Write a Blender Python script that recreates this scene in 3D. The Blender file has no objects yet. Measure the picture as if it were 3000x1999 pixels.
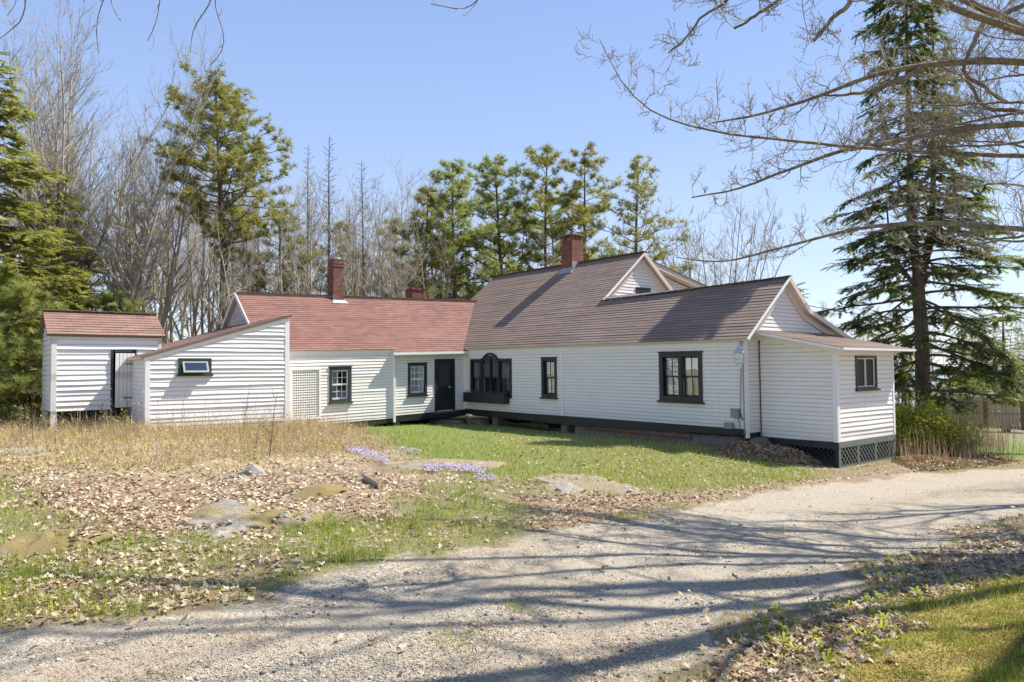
import bpy, math, random
import numpy as np
from mathutils import Vector, Matrix
random.seed(7); RNG = np.random.default_rng(7)
sc = bpy.context.scene; COL = sc.collection
EYE = 1.65
# ---------------------------------------------------------------- camera
FPX = 2100.0
PITCH = math.radians(2.3); ROLL = -0.010
cd = bpy.data.cameras.new('camera'); cam = bpy.data.objects.new('camera', cd); COL.objects.link(cam)
cd.sensor_width = 36; cd.lens = FPX*36/3000.; cd.clip_end = 9000; cd.clip_start = 0.05
MC = Matrix.Rotation(math.pi/2+PITCH, 3, 'X') @ Matrix.Rotation(ROLL, 3, 'Z')
cam.matrix_world = Matrix.Translation((0, 0, EYE)) @ MC.to_4x4()
sc.camera = cam
MCN = np.array(MC)
# ---------------------------------------------------------------- light
SV = Vector((1.0, 0.35, 1.38)).normalized()
w = bpy.data.worlds.new('World'); sc.world = w; w.use_nodes = True
nt = w.node_tree; bg = nt.nodes['Background']
sky = nt.nodes.new('ShaderNodeTexSky'); sky.sky_type = 'NISHITA'; sky.sun_disc = False
sky.sun_elevation = math.asin(SV.z); sky.sun_rotation = math.atan2(SV.x, SV.y)
sky.air_density = 1.0; sky.dust_density = 0.1; sky.ozone_density = 2.0
tc = nt.nodes.new('ShaderNodeTexCoord'); sx_ = nt.nodes.new('ShaderNodeSeparateXYZ'); rmp = nt.nodes.new('ShaderNodeValToRGB')
nt.links.new(tc.outputs['Generated'], sx_.inputs[0]); nt.links.new(sx_.outputs[2], rmp.inputs[0])
cr_ = rmp.color_ramp; cr_.elements[0].position = 0.0; cr_.elements[0].color = (.50, .56, .65, 1); cr_.elements[1].position = 1.0; cr_.elements[1].color = (.10, .18, .42, 1)
for p_, c_ in ((.12, (.38, .46, .60, 1)), (.30, (.26, .35, .565, 1)), (.55, (.165, .26, .505, 1))): e_ = cr_.elements.new(p_); e_.color = c_
vs = nt.nodes.new('ShaderNodeVectorMath'); vs.operation = 'SCALE'; vs.inputs['Scale'].default_value = 1/.12
mx_ = nt.nodes.new('ShaderNodeMix'); mx_.data_type = 'RGBA'; mx_.inputs[0].default_value = .75
nt.links.new(rmp.outputs[0], vs.inputs[0]); nt.links.new(sky.outputs[0], mx_.inputs[6]); nt.links.new(vs.outputs[0], mx_.inputs[7])
nt.links.new(mx_.outputs[2], bg.inputs[0]); bg.inputs[1].default_value = 0.12
sl = bpy.data.lights.new('sun', 'SUN'); sl.energy = 5.0; sl.angle = math.radians(0.55); sl.color = (1, 0.95, 0.87)
so = bpy.data.objects.new('sun', sl); COL.objects.link(so)
so.rotation_mode = 'QUATERNION'; so.rotation_quaternion = SV.to_track_quat('Z', 'Y')
so.location = (20, 5, 40)
sc.view_settings.view_transform = 'Standard'; sc.view_settings.look = 'None'
sc.view_settings.exposure = 0.82; sc.view_settings.gamma = 1
sc.cycles.max_bounces = 6; sc.cycles.transparent_max_bounces = 8

# ---------------------------------------------------------------- helpers
def tag(o, label=None, cat=None, group=None, kind=None):
    if label: o['label'] = label
    if cat: o['category'] = cat
    if group: o['group'] = group
    if kind: o['kind'] = kind
    return o
def empty(name, loc, label=None, cat=None, group=None):
    o = bpy.data.objects.new(name, None); o.empty_display_size = 0.3; COL.objects.link(o)
    o.location = loc; return tag(o, label, cat, group)
def root_loc(o):
    L = Vector((0, 0, 0))
    while o: L += o.location; o = o.parent
    return L
def rayn(px, py):
    px = np.asarray(px, float); py = np.asarray(py, float)
    d = np.stack([(px-1500)/FPX, -(py-999.5)/FPX, -np.ones_like(px)], -1)
    return d @ MCN.T
def at(px, py, Y):
    d = rayn(px, py); return Vector((d[0]*Y/d[1], Y, EYE+d[2]*Y/d[1]))

def mesh_obj(name, V, F, mat, parent=None, uv=None, attrs=None, smooth=False, mats=None, midx=None):
    """V (n,3) array world coords, F list/array of faces"""
    me = bpy.data.meshes.new(name)
    V = np.asarray(V, np.float32).reshape(-1, 3)
    if parent is not None: V = V-np.array(root_loc(parent), np.float32)
    if isinstance(F, np.ndarray):
        k = F.shape[1]; nf = len(F); idx = F.ravel(); starts = np.arange(0, nf*k, k)
    else:
        nf = len(F); ln = np.array([len(f) for f in F]); idx = np.concatenate([np.asarray(f) for f in F]) if nf else np.zeros(0)
        starts = np.concatenate([[0], np.cumsum(ln)[:-1]]) if nf else np.zeros(0)
    me.vertices.add(len(V)); me.vertices.foreach_set('co', V.ravel())
    me.loops.add(len(idx)); me.loops.foreach_set('vertex_index', idx.astype(np.int32))
    me.polygons.add(nf); me.polygons.foreach_set('loop_start', starts.astype(np.int32))
    if smooth: me.polygons.foreach_set('use_smooth', np.ones(nf, bool))
    if uv is not None:
        l = me.uv_layers.new(name='UVMap'); l.data.foreach_set('uv', np.asarray(uv, np.float32).ravel())
    if attrs:
        for k2, a in attrs.items():
            at_ = me.attributes.new(k2, 'FLOAT', 'POINT'); at_.data.foreach_set('value', np.asarray(a, np.float32))
    if mats:
        for m in mats: me.materials.append(m)
        me.polygons.foreach_set('material_index', np.asarray(midx, np.int32))
    else: me.materials.append(mat)
    me.update(calc_edges=True); me.validate()
    o = bpy.data.objects.new(name, me); COL.objects.link(o)
    if parent is not None: o.parent = parent
    return o

class Frame:
    def __init__(s, O, A, B, N): s.O, s.A, s.B, s.N = Vector(O), Vector(A), Vector(B), Vector(N)
    def p(s, a, b, n=0): return s.O+s.A*a+s.B*b+s.N*n
    def uv(s, px, py):
        d = rayn(px, py); E = Vector((0, 0, EYE))
        M = Matrix((s.A, s.B, -Vector(d))).transposed()
        r = M.inverted() @ (E-s.O); return r.x, r.y
    def shift(s, n): return Frame(s.O+s.N*n, s.A, s.B, s.N)
    def rect(s, x0, y0, x1, y1):
        q = [s.uv(x0, y0), s.uv(x1, y0), s.uv(x0, y1), s.uv(x1, y1)]
        return ((q[0][0]+q[2][0])/2, (q[1][0]+q[3][0])/2, (q[2][1]+q[3][1])/2, (q[0][1]+q[1][1])/2)
WORLD = Frame((0, 0, 0), (1, 0, 0), (0, 0, 1), (0, -1, 0))

class MB:
    def __init__(s): s.V = []; s.F = []; s.U = []
    def face(s, pts, uv=None):
        n = len(s.V); s.V += [tuple(p) for p in pts]; s.F.append(list(range(n, n+len(pts))))
        s.U += uv if uv else [(0, 0)]*len(pts)
        return s
    def hexa(s, P):   # P[0..3] bottom ring, P[4..7] top ring
        P = [Vector(p) for p in P]
        for q in ((0, 3, 2, 1), (4, 5, 6, 7), (0, 1, 5, 4), (1, 2, 6, 5), (2, 3, 7, 6), (3, 0, 4, 7)):
            a, b, c, d = [P[i] for i in q]
            w_, h_ = (b-a).length, (d-a).length
            s.face((a, b, c, d), [(0, 0), (w_, 0), (w_, h_), (0, h_)])
        return s
    def box(s, F, a0, a1, b0, b1, n0, n1):
        return s.hexa([F.p(a0, b0, n1), F.p(a1, b0, n1), F.p(a1, b0, n0), F.p(a0, b0, n0),
                       F.p(a0, b1, n1), F.p(a1, b1, n1), F.p(a1, b1, n0), F.p(a0, b1, n0)])
    def frame(s, F, a0, a1, b0, b1, wd, n0, n1, bot=None):
        bw = wd if bot is None else bot
        s.box(F, a0, a0+wd, b0, b1, n0, n1); s.box(F, a1-wd, a1, b0, b1, n0, n1)
        s.box(F, a0+wd, a1-wd, b1-wd, b1, n0, n1); s.box(F, a0+wd, a1-wd, b0, b0+bw, n0, n1); return s
    def beam(s, p, q, wd, th, up=(0, 0, 1)):
        p, q = Vector(p), Vector(q); d = (q-p).normalized(); sd = d.cross(Vector(up)).normalized(); u2 = sd.cross(d)
        a, b = sd*wd/2, u2*th/2
        return s.hexa([p-a-b, p+a-b, q+a-b, q-a-b, p-a+b, p+a+b, q+a+b, q-a+b])
    def slab(s, F, poly, n0, n1):
        T = [F.p(a, b, n1) for a, b in poly]; Bt = [F.p(a, b, n0) for a, b in poly]
        s.face(T, [tuple(q) for q in poly]); s.face(Bt[::-1], [tuple(q) for q in poly[::-1]])
        for i in range(len(poly)):
            j = (i+1) % len(poly); L = (T[j]-T[i]).length
            s.face((T[i], Bt[i], Bt[j], T[j]), [(0, .05), (0, 0), (L, 0), (L, .05)])
        return s
    def build(s, name, mat, parent=None, smooth=False):
        return mesh_obj(name, np.array(s.V), s.F, mat, parent, uv=np.array(s.U), smooth=smooth)

def intervals(poly, b):
    xs = []
    n = len(poly)
    for i in range(n):
        (a0, b0), (a1, b1) = poly[i], poly[(i+1) % n]
        if (b0 <= b < b1) or (b1 <= b < b0): xs.append(a0+(a1-a0)*(b-b0)/(b1-b0))
    xs.sort(); return [(xs[i], xs[i+1]) for i in range(0, len(xs)-1, 2)]
def lapped(name, F, poly, ex, lip, mat, parent, holes=(), seg=0.7, jit=0.004, b0=None, rnd=0.2, off=0.0, lapuv=True):
    """courses of boards / shingles, each a real wedge with a drip edge"""
    rg = random.Random(hash(name) % 1000+int(ex*1000)+len(poly)*7)
    rg = random.Random(int(abs(poly[0][0])*1000)+len(poly)*7)
    bs = [q[1] for q in poly]; lo, hi = min(bs), max(bs)
    if b0 is None: b0 = lo
    nc = int((hi-b0)/ex)+1
    lev = set([lo, hi]+bs)
    for k in range(nc+1): lev.add(b0+k*ex)
    for h in holes: lev.add(h[2]); lev.add(h[3])
    lev = sorted(x for x in lev if lo <= x <= hi)
    lv = [lev[0]]
    for x in lev[1:]:
        if x-lv[-1] > 1e-4: lv.append(x)
    mb = MB(); lips = [lip*(1+rg.uniform(-rnd, rnd)) for _ in range(nc+2)]
    ph = [rg.uniform(0, 6) for _ in range(nc+2)]
    def jz(a, k): return jit*(math.sin(a*1.3+ph[max(0, min(k, nc))])+.6*math.sin(a*4.1+ph[max(0, min(k, nc))]*3))*.6
    for y0, y1 in zip(lv[:-1], lv[1:]):
        ym = (y0+y1)/2; k = int(math.floor((ym-b0)/ex+1e-6)); e = (y1-y0)*.001
        I0, I1 = intervals(poly, y0+e), intervals(poly, y1-e)
        if len(I0) != len(I1): I0 = I1 = intervals(poly, ym)
        segs = [(p[0], q[0], p[1], q[1]) for p, q in zip(I0, I1)]
        for h in holes:
            if h[2] < ym < h[3]:
                ns = []
                for (l0, l1, r0, r1) in segs:
                    if h[1] <= min(l0, l1) or h[0] >= max(r0, r1): ns.append((l0, l1, r0, r1)); continue
                    if h[0] > l0 or h[0] > l1: ns.append((l0, l1, h[0], h[0]))
                    if h[1] < r0 or h[1] < r1: ns.append((h[1], h[1], r0, r1))
                segs = ns
        kk = max(0, min(k, nc)); L = lips[kk]
        def dp(b, a=0): return off+L*(1-(b-(b0+k*ex))/ex)*(1+.25*math.sin(a*.9+ph[kk]*2))
        isb = abs(y0-(b0+k*ex)) < 1e-4
        ist = abs(y1-(b0+(k+1)*ex)) < 1e-4
        for (l0, l1, r0, r1) in segs:
            if r0-l0 < .002 and r1-l1 < .002: continue
            n = max(1, int(math.ceil(max(r0-l0, r1-l1)/seg)))
            for i in range(n):
                A0, A1 = l0+(r0-l0)*i/n, l0+(r0-l0)*(i+1)/n
                B0, B1 = l1+(r1-l1)*i/n, l1+(r1-l1)*(i+1)/n
                ja0, ja1 = (jz(A0, k), jz(A1, k)) if isb else (0, 0)
                jb0, jb1 = (jz(B0, k+1), jz(B1, k+1)) if ist else (0, 0)
                mb.face((F.p(A0, y0+ja0, dp(y0, A0)), F.p(A1, y0+ja1, dp(y0, A1)), F.p(B1, y1+jb1, dp(y1, B1)), F.p(B0, y1+jb0, dp(y1, B0))),
                        [(A0, y0), (A1, y0), (B1, y1), (B0, y1)])
                if isb: mb.face((F.p(A0, y0+ja0, off-.004), F.p(A1, y0+ja1, off-.004), F.p(A1, y0+ja1, dp(y0, A1)), F.p(A0, y0+ja0, dp(y0, A0))),
                                [(A0, y0-.01), (A1, y0-.01), (A1, y0), (A0, y0)])
    if lapuv: mb.U = [(a, (b-b0)/ex) for a, b in mb.U]
    return mb.build(name, mat, parent)

# ---------------------------------------------------------------- materials
class NT:
    def __init__(s, name):
        s.m = bpy.data.materials.new(name); s.m.use_nodes = True; s.t = s.m.node_tree
        s.b = s.t.nodes['Principled BSDF']; s.out = s.t.nodes['Material Output']
    def n(s, ty, **kw):
        x = s.t.nodes.new(ty)
        for k, v_ in kw.items():
            if k.startswith('i_'):
                key = k[2:]; key = int(key) if key.isdigit() else key.replace('_', ' ')
                x.inputs[key].default_value = v_
            else: setattr(x, k, v_)
        return x
    def l(s, a, b): s.t.links.new(a, b)
    def coord(s, which='Object'): return s.n('ShaderNodeTexCoord').outputs[which]
    def noise(s, vec, scale, detail=4, rough=.6, dist=0):
        x = s.n('ShaderNodeTexNoise'); x.inputs['Scale'].default_value = scale; x.inputs['Detail'].default_value = detail
        x.inputs['Roughness'].default_value = rough; x.inputs['Distortion'].default_value = dist
        if vec is not None: s.l(vec, x.inputs['Vector'])
        return x.outputs['Fac']
    def ramp(s, fac, stops, interp='LINEAR'):
        r = s.n('ShaderNodeValToRGB'); cr = r.color_ramp; cr.interpolation = interp
        while len(cr.elements) < len(stops): cr.elements.new(.5)
        for e, (p, c) in zip(cr.elements, stops):
            e.position = p; e.color = (*c, 1) if len(c) == 3 else c
        s.l(fac, r.inputs[0]); return r.outputs[0]
    def mix(s, fac, a, b, mode='MIX'):
        x = s.n('ShaderNodeMix', data_type='RGBA', blend_type=mode)
        for sock, val in ((x.inputs[0], fac), (x.inputs[6], a), (x.inputs[7], b)):
            if hasattr(val, 'links') or isinstance(val, bpy.types.NodeSocket): s.l(val, sock)
            else: sock.default_value = val if not isinstance(val, tuple) else ((*val, 1) if len(val) == 3 else val)
        return x.outputs[2]
    def math(s, op, a, b=0.0, clamp=False):
        x = s.n('ShaderNodeMath', operation=op, use_clamp=clamp)
        for i, val in enumerate((a, b)):
            if isinstance(val, bpy.types.NodeSocket): s.l(val, x.inputs[i])
            else: x.inputs[i].default_value = val
        return x.outputs[0]
    def attr(s, name): return s.n('ShaderNodeAttribute', attribute_name=name).outputs['Fac']
    def bump(s, h, strength=.3, dist=.01):
        x = s.n('ShaderNodeBump'); x.inputs['Strength'].default_value = strength; x.inputs['Distance'].default_value = dist
        s.l(h, x.inputs['Height']); s.l(x.outputs[0], s.b.inputs['Normal'])
    def mapv(s, vec, scale):
        x = s.n('ShaderNodeMapping'); x.inputs['Scale'].default_value = scale; s.l(vec, x.inputs[0]); return x.outputs[0]
    def col(s, c): 
        if isinstance(c, tuple): s.b.inputs['Base Color'].default_value = (*c, 1)
        else: s.l(c, s.b.inputs['Base Color'])
    def rough(s, r): s.b.inputs['Roughness'].default_value = r

def paint(name, c, dirt=(.5, .47, .38), amount=.25, peel=0.0, rough=.6, lap=0.0):
    m = NT(name); co = m.coord()
    streak = m.noise(m.mapv(co, (1.5, 1.5, 14)), 1.2, 5, .7)
    patch = m.noise(co, .9, 5, .65)
    f = m.math('MULTIPLY', m.ramp(streak, [(.45, (0, 0, 0)), (.75, (1, 1, 1))]), m.ramp(patch, [(.35, (0, 0, 0)), (.7, (1, 1, 1))]))
    c1 = m.mix(m.math('MULTIPLY', f, amount), c, dirt)
    if lap:
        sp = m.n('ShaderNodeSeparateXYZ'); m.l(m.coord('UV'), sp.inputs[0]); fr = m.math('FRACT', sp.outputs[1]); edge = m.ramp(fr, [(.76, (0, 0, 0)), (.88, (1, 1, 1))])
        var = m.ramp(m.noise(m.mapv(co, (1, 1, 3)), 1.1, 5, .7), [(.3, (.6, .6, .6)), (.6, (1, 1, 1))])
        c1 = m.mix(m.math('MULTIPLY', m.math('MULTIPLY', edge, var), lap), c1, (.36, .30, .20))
        br = m.n('ShaderNodeTexBrick'); m.l(m.coord('UV'), br.inputs['Vector']); br.offset = .37; br.inputs['Scale'].default_value = 1; br.inputs['Brick Width'].default_value = 3.1; br.inputs['Row Height'].default_value = 1; br.inputs['Mortar Size'].default_value = .006; br.inputs['Mortar Smooth'].default_value = 0
        c1 = m.mix(m.math('MULTIPLY', br.outputs['Fac'], .45), c1, (.22, .2, .17))
        low = m.ramp(m.math('MULTIPLY', sp.outputs[1], .18), [(0, (1, 1, 1)), (.75, (0, 0, 0))]); c1 = m.mix(m.math('MULTIPLY', m.math('MULTIPLY', low, m.noise(co, 3, 5, .7)), .55), c1, (.42, .38, .27))
    if peel:
        pn = m.noise(m.mapv(co, (1, 1, 2.2)), 9, 6, .7); big_ = m.noise(co, .9, 4, .6); pn = m.math('ADD', pn, m.math('MULTIPLY', m.math('SUBTRACT', big_, .55), .5)); pm = m.ramp(pn, [(.76-peel*.12, (0, 0, 0)), (.79-peel*.12, (1, 1, 1))])
        c1 = m.mix(m.math('MULTIPLY', pm, .8), c1, (.33, .30, .26))
    m.col(c1); m.rough(rough); m.bump(m.noise(m.mapv(co, (3, 3, 26)), 4, 4, .6), .25, .004); return m.m
M = {}
M['white'] = paint('white_paint', (.82, .79, .735), amount=.35, lap=.6)
M['white_old'] = paint('white_peeling_paint', (.79, .78, .76), amount=.35, peel=.35, lap=.5)
M['white_gable'] = paint('white_gable_paint', (.76, .735, .715), amount=.4, peel=.55, lap=.7)
M['trim'] = paint('white_trim', (.80, .79, .77), amount=.3)
M['green'] = paint('dark_green_paint', (.014, .020, .021), (.06, .065, .06), .5, rough=.45)
M['green_worn'] = paint('worn_green_paint', (.022, .04, .036), (.09, .11, .10), .8, peel=.1, rough=.6)
M['lattice_green_sunlit'] = paint('lattice_green_sunlit', (.15, .165, .145), (.26, .27, .22), .6)  # dark green lightened, the sun on the porch front put into the colour
M['soffit_bounce_tint'] = paint('soffit_bounce_tint', (.68, .58, .53), (.4, .3, .25), .4)  # white boards tinted pink, warm bounce light put into the colour
M['cream'] = paint('cream', (.70, .66, .55), (.45, .38, .25), .3)
def flat(name, c, rough=.6, metal=0, noise=0.15, scale=6):
    m = NT(name); co = m.coord(); n = m.noise(co, scale, 5, .7)
    m.col(m.mix(n, tuple(x*(1-noise) for x in c), tuple(min(1, x*(1+noise)) for x in c)))
    m.rough(rough); m.b.inputs['Metallic'].default_value = metal; m.bump(n, .2, .005); return m.m
M['dark'] = flat('shade_black', (.012, .011, .010), .9)  # near-black stand-in for the shade inside hollows and closed spaces
M['interior'] = flat('room_interior', (.05, .042, .034), .9)
M['metal'] = flat('galvanised', (.50, .50, .49), .6, .3)
M['lead'] = flat('lead_flashing', (.38, .39, .41), .5, .4, .3, 20)
M['greybox'] = flat('grey_utility_box', (.27, .27, .24), .5)
M['oldwood'] = flat('old_wood', (.16, .13, .10), .85, 0, .4, 8)
M['soil'] = flat('soil', (.09, .06, .045), .95, 0, .4, 8)
M['stone'] = flat('foundation_stone', (.20, .17, .145), .9, 0, .45, 5)
M['rust'] = flat('iron', (.06, .055, .05), .6)
def curtain():
    m = NT('curtain_cloth'); m.col((.75, .74, .72)); m.rough(.9); return m.m
M['curtain'] = curtain()
def glass():
    m = NT('window_glass'); t = m.t
    gl = m.n('ShaderNodeBsdfGlossy'); gl.inputs['Roughness'].default_value = .012; gl.inputs['Color'].default_value = (1, 1, 1, 1)
    tr = m.n('ShaderNodeBsdfTransparent'); tr.inputs['Color'].default_value = (.82, .86, .84, 1)
    fr = m.n('ShaderNodeFresnel'); fr.inputs['IOR'].default_value = 1.5
    f2 = m.math('MULTIPLY_ADD', fr.outputs[0], 1.4, True); f2.node.inputs[2].default_value = .20
    bp = m.n('ShaderNodeBump'); bp.inputs['Strength'].default_value = .12; bp.inputs['Distance'].default_value = .02
    m.l(m.noise(m.coord(), 2.2, 2, .4), bp.inputs['Height']); m.l(bp.outputs[0], gl.inputs['Normal'])
    mx = m.n('ShaderNodeMixShader'); m.l(f2, mx.inputs[0]); m.l(tr.outputs[0], mx.inputs[1]); m.l(gl.outputs[0], mx.inputs[2])
    m.l(mx.outputs[0], m.out.inputs[0]); return m.m
M['glass'] = glass()
def screen():
    m = NT('insect_screen'); m.col((.05, .045, .042)); m.rough(.8); return m.m
M['screen'] = screen()
def shingle(name, c1, c2, mortar, bw, rh, var=.5, moss=0.0):
    m = NT(name); uv = m.coord('UV'); br = m.n('ShaderNodeTexBrick')
    m.l(uv, br.inputs['Vector']); br.offset = .5; br.inputs['Scale'].default_value = 1
    br.inputs['Brick Width'].default_value = bw; br.inputs['Row Height'].default_value = rh
    br.inputs['Mortar Size'].default_value = .004; br.inputs['Mortar Smooth'].default_value = .1
    br.inputs['Color1'].default_value = (*c1, 1); br.inputs['Color2'].default_value = (*c2, 1); br.inputs['Mortar'].default_value = (*mortar, 1)
    co = m.coord(); gr = m.noise(co, 90, 3, .8); big = m.noise(co, .8, 5, .6)
    c = m.mix(m.math('MULTIPLY', gr, 1.0), br.outputs['Color'], (.5, .5, .5), 'OVERLAY')
    c = m.mix(var, c, m.ramp(big, [(.3, (.62, .60, .60)), (.7, (1.25, 1.2, 1.18))]), 'MULTIPLY')
    if moss:
        c = m.mix(m.math('MULTIPLY', m.ramp(m.noise(co, 2.5, 6, .7), [(.5, (0, 0, 0)), (.62, (1, 1, 1))]), moss), c, (.20, .17, .11))
    m.col(c); m.rough(.9); m.bump(gr, .35, .004); return m.m
M['red_shingle'] = shingle('red_asphalt_shingle', (.185, .085, .064), (.24, .122, .095), (.05, .03, .026), .30, .125, .35)
M['brown_shingle'] = shingle('brown_asphalt_shingle', (.22, .158, .118), (.275, .20, .152), (.06, .042, .033), .95, .13, .3)
M['old_shingle'] = shingle('weathered_red_shingle', (.24, .135, .10), (.32, .185, .145), (.06, .035, .03), .34, .155, .6, .55)
M['shake'] = shingle('grey_wall_shingle', (.58, .54, .49), (.72, .69, .63), (.2, .17, .14), .2, .14, .5)
def brick():
    m = NT('red_brick'); uv = m.coord('UV'); br = m.n('ShaderNodeTexBrick'); m.l(uv, br.inputs['Vector'])
    br.inputs['Scale'].default_value = 1; br.inputs['Brick Width'].default_value = .21; br.inputs['Row Height'].default_value = .072
    br.inputs['Mortar Size'].default_value = .006
    br.inputs['Color1'].default_value = (.27, .09, .05, 1); br.inputs['Color2'].default_value = (.13, .05, .035, 1); br.inputs['Mortar'].default_value = (.24, .19, .16, 1)
    co = m.coord(); n = m.noise(co, 3.5, 6, .7)
    c = m.mix(.6, br.outputs['Color'], m.ramp(n, [(.3, (.45, .4, .38)), (.65, (1.25, 1.15, 1.1))]), 'MULTIPLY')
    m.col(c); m.rough(.9); x = m.math('SUBTRACT', m.math('MULTIPLY', n, .4), m.math('MULTIPLY', br.outputs['Fac'], 1.0)); m.bump(x, .6, .01); return m.m
M['brick'] = brick()
def bark(name, c1, c2, sc_=6, lichen=0.0):
    m = NT(name); co = m.coord(); n = m.noise(m.mapv(co, (1, 1, .25)), sc_, 6, .7)
    c = m.mix(m.ramp(n, [(.35, (0, 0, 0)), (.65, (1, 1, 1))]), c1, c2)
    if lichen: c = m.mix(m.math('MULTIPLY', m.ramp(m.noise(co, 7, 5, .7), [(.5, (0, 0, 0)), (.6, (1, 1, 1))]), lichen), c, (.34, .33, .22))
    m.col(c); m.rough(.9); m.bump(n, .6, .02); return m.m
M['bark_grey'] = bark('grey_bark', (.20, .165, .12), (.45, .39, .30))
M['bark_pale'] = bark('pale_bark', (.24, .205, .15), (.52, .46, .36))
M['bark_pine'] = bark('pine_bark', (.07, .05, .04), (.17, .125, .10), 7)
M['bark_spruce'] = bark('spruce_bark', (.08, .062, .05), (.19, .15, .12), 8)
M['bark_maple'] = bark('maple_bark', (.11, .085, .065), (.25, .20, .155), 9, .55)
def leafmat(name, stops, trans=.5, rough=.6, nscale=None):
    m = NT(name); a = m.attr('rnd'); c = m.ramp(a, stops); m.col(c); m.rough(rough)
    try: m.b.inputs['Specular IOR Level'].default_value = .25
    except Exception: pass
    if trans:
        tr = m.n('ShaderNodeBsdfTranslucent'); m.l(c, tr.inputs[0]); mx = m.n('ShaderNodeMixShader'); mx.inputs[0].default_value = trans
        m.l(m.b.outputs[0], mx.inputs[1]); m.l(tr.outputs[0], mx.inputs[2]); m.l(mx.outputs[0], m.out.inputs[0])
    return m.m
M['needle_pine'] = leafmat('pine_needles', [(0, (.12, .14, .03)), (.5, (.31, .31, .065)), (1, (.54, .50, .15))])
M['needle_white'] = leafmat('white_pine_needles', [(0, (.14, .18, .05)), (.5, (.33, .38, .105)), (1, (.54, .56, .19))])
M['needle_spruce'] = leafmat('spruce_needles', [(0, (.06, .09, .032)), (.5, (.19, .23, .055)), (1, (.42, .44, .10))])
M['needle_fir'] = leafmat('left_evergreen_needles', [(0, (.12, .135, .03)), (.5, (.33, .34, .07)), (1, (.54, .52, .15))])
M['leaf_dead'] = leafmat('dead_leaves', [(0, (.13, .06, .03)), (.12, (.26, .135, .07)), (.3, (.34, .235, .13)), (.62, (.48, .375, .24)), (1, (.70, .61, .47))], .12, .75)
M['grass'] = leafmat('grass_blades', [(0, (.12, .16, .02)), (.5, (.30, .36, .038)), (.85, (.46, .48, .07)), (1, (.52, .47, .19))], .3)
M['moss'] = leafmat('moss_tufts', [(0, (.10, .11, .018)), (.5, (.27, .22, .035)), (1, (.52, .38, .09))], .2)
M['straw'] = leafmat('dry_brush', [(0, (.26, .16, .09)), (.4, (.46, .33, .20)), (.8, (.64, .52, .35)), (.85, (.34, .33, .05)), (1, (.55, .52, .09))], .2)
M['bush'] = leafmat('bush_leaves', [(0, (.15, .18, .015)), (.5, (.38, .42, .035)), (1, (.62, .62, .09))], .3)
M['bud'] = leafmat('spring_buds', [(0, (.24, .20, .10)), (1, (.40, .33, .14))], .3)
M['phlox'] = leafmat('phlox_petals', [(0, (.34, .28, .38)), (1, (.60, .53, .64))], .3)
M['pebble'] = leafmat('pebbles', [(0, (.12, .11, .10)), (.2, (.22, .20, .175)), (.55, (.37, .325, .25)), (1, (.64, .58, .47))], 0, .85)

# ---------------------------------------------------------------- terrain function
CP = np.array([(0, 0, -1.65), (0, 4, -1.68), (-3.5, 5, -1.65), (.9, 3.9, -1.68), (4, 6.5, -1.80), (9.7, 8.35, -1.8), (7.3, 10.2, -2.05), (3.6, 11.5, -2.08),
    (12.5, 17.5, -2.5), (7.42, 16.46, -2.30), (9.7, 18.3, -2.37), (5.7, 17.6, -2.05), (2, 22.3, -2.0), (-1.8, 27, -1.98), (-5, 24.5, -1.9), (-7.1, 22.8, -1.82),
    (-6.75, 21.6, -1.70), (-9.8, 19.2, -1.53), (-12.4, 19.3, -1.53), (-16, 18, -1.5), (-8, 12, -1.42), (-5, 9.5, -1.50), (-3, 13, -1.62), (0, 15, -1.85), (-1.5, 9, -1.62),
    (20, 30, -2.95), (22, 36, -3.35), (16, 40, -3.3), (12.6, 22.3, -2.6), (40, 60, -5), (50, 100, -8.5), (0, 60, -2.3), (-30, 50, -1.6), (-60, 100, -2), (20, 150, -9.5),
    (-20, 120, -4), (-20, 5, -1.4), (0, -20, -1.2), (30, 0, -1.4), (60, 20, -3.5), (-50, 0, -1.5), (0, -60, -1.2), (60, -40, -1.5), (-50, -50, -1.3)])
_k = lambda r2: -np.sqrt(r2+2.2)
_D = ((CP[:, None, :2]-CP[None, :, :2])**2).sum(-1)
_W = np.linalg.solve(np.block([[_k(_D), np.ones((len(CP), 1))], [np.ones((1, len(CP))), np.zeros((1, 1))]]), np.append(CP[:, 2], 0))
def vnoise(x, y, s, seed=0):
    x = x/s; y = y/s; xi = np.floor(x).astype(np.int64); yi = np.floor(y).astype(np.int64); fx = x-xi; fy = y-yi
    fx = fx*fx*(3-2*fx); fy = fy*fy*(3-2*fy)
    def h(a, b):
        n = (a*374761393+b*668265263+seed*1274126177) & 0xffffffff; n = ((n ^ (n >> 13))*1274126177) & 0xffffffff; return ((n ^ (n >> 16)) & 0xffff)/65535.
    return (h(xi, yi)*(1-fx)+h(xi+1, yi)*fx)*(1-fy)+(h(xi, yi+1)*(1-fx)+h(xi+1, yi+1)*fx)*fy
def fbm(x, y, s, seed=0): return (vnoise(x, y, s, seed)+.5*vnoise(x, y, s/2.1, seed+1)+.25*vnoise(x, y, s/4.3, seed+2))/1.75
def ground(x, y):
    x = np.asarray(x, float); y = np.asarray(y, float); sh = x.shape; x = x.ravel(); y = y.ravel(); z = np.empty(len(x))
    for i in range(0, len(x), 40000):
        s = slice(i, i+40000); d = (x[s, None]-CP[None, :, 0])**2+(y[s, None]-CP[None, :, 1])**2
        z[s] = _k(d) @ _W[:-1]+_W[-1]
    r = np.hypot(x, y); k = np.clip((r-140)/160, 0, 1); k = k*k*(3-2*k); z = z*(1-k)-11.5*k
    z += .10*(fbm(x, y, 2.3, 3)-.5)+.03*(fbm(x, y, .6, 9)-.5)
    return (z+EYE).reshape(sh)
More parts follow.
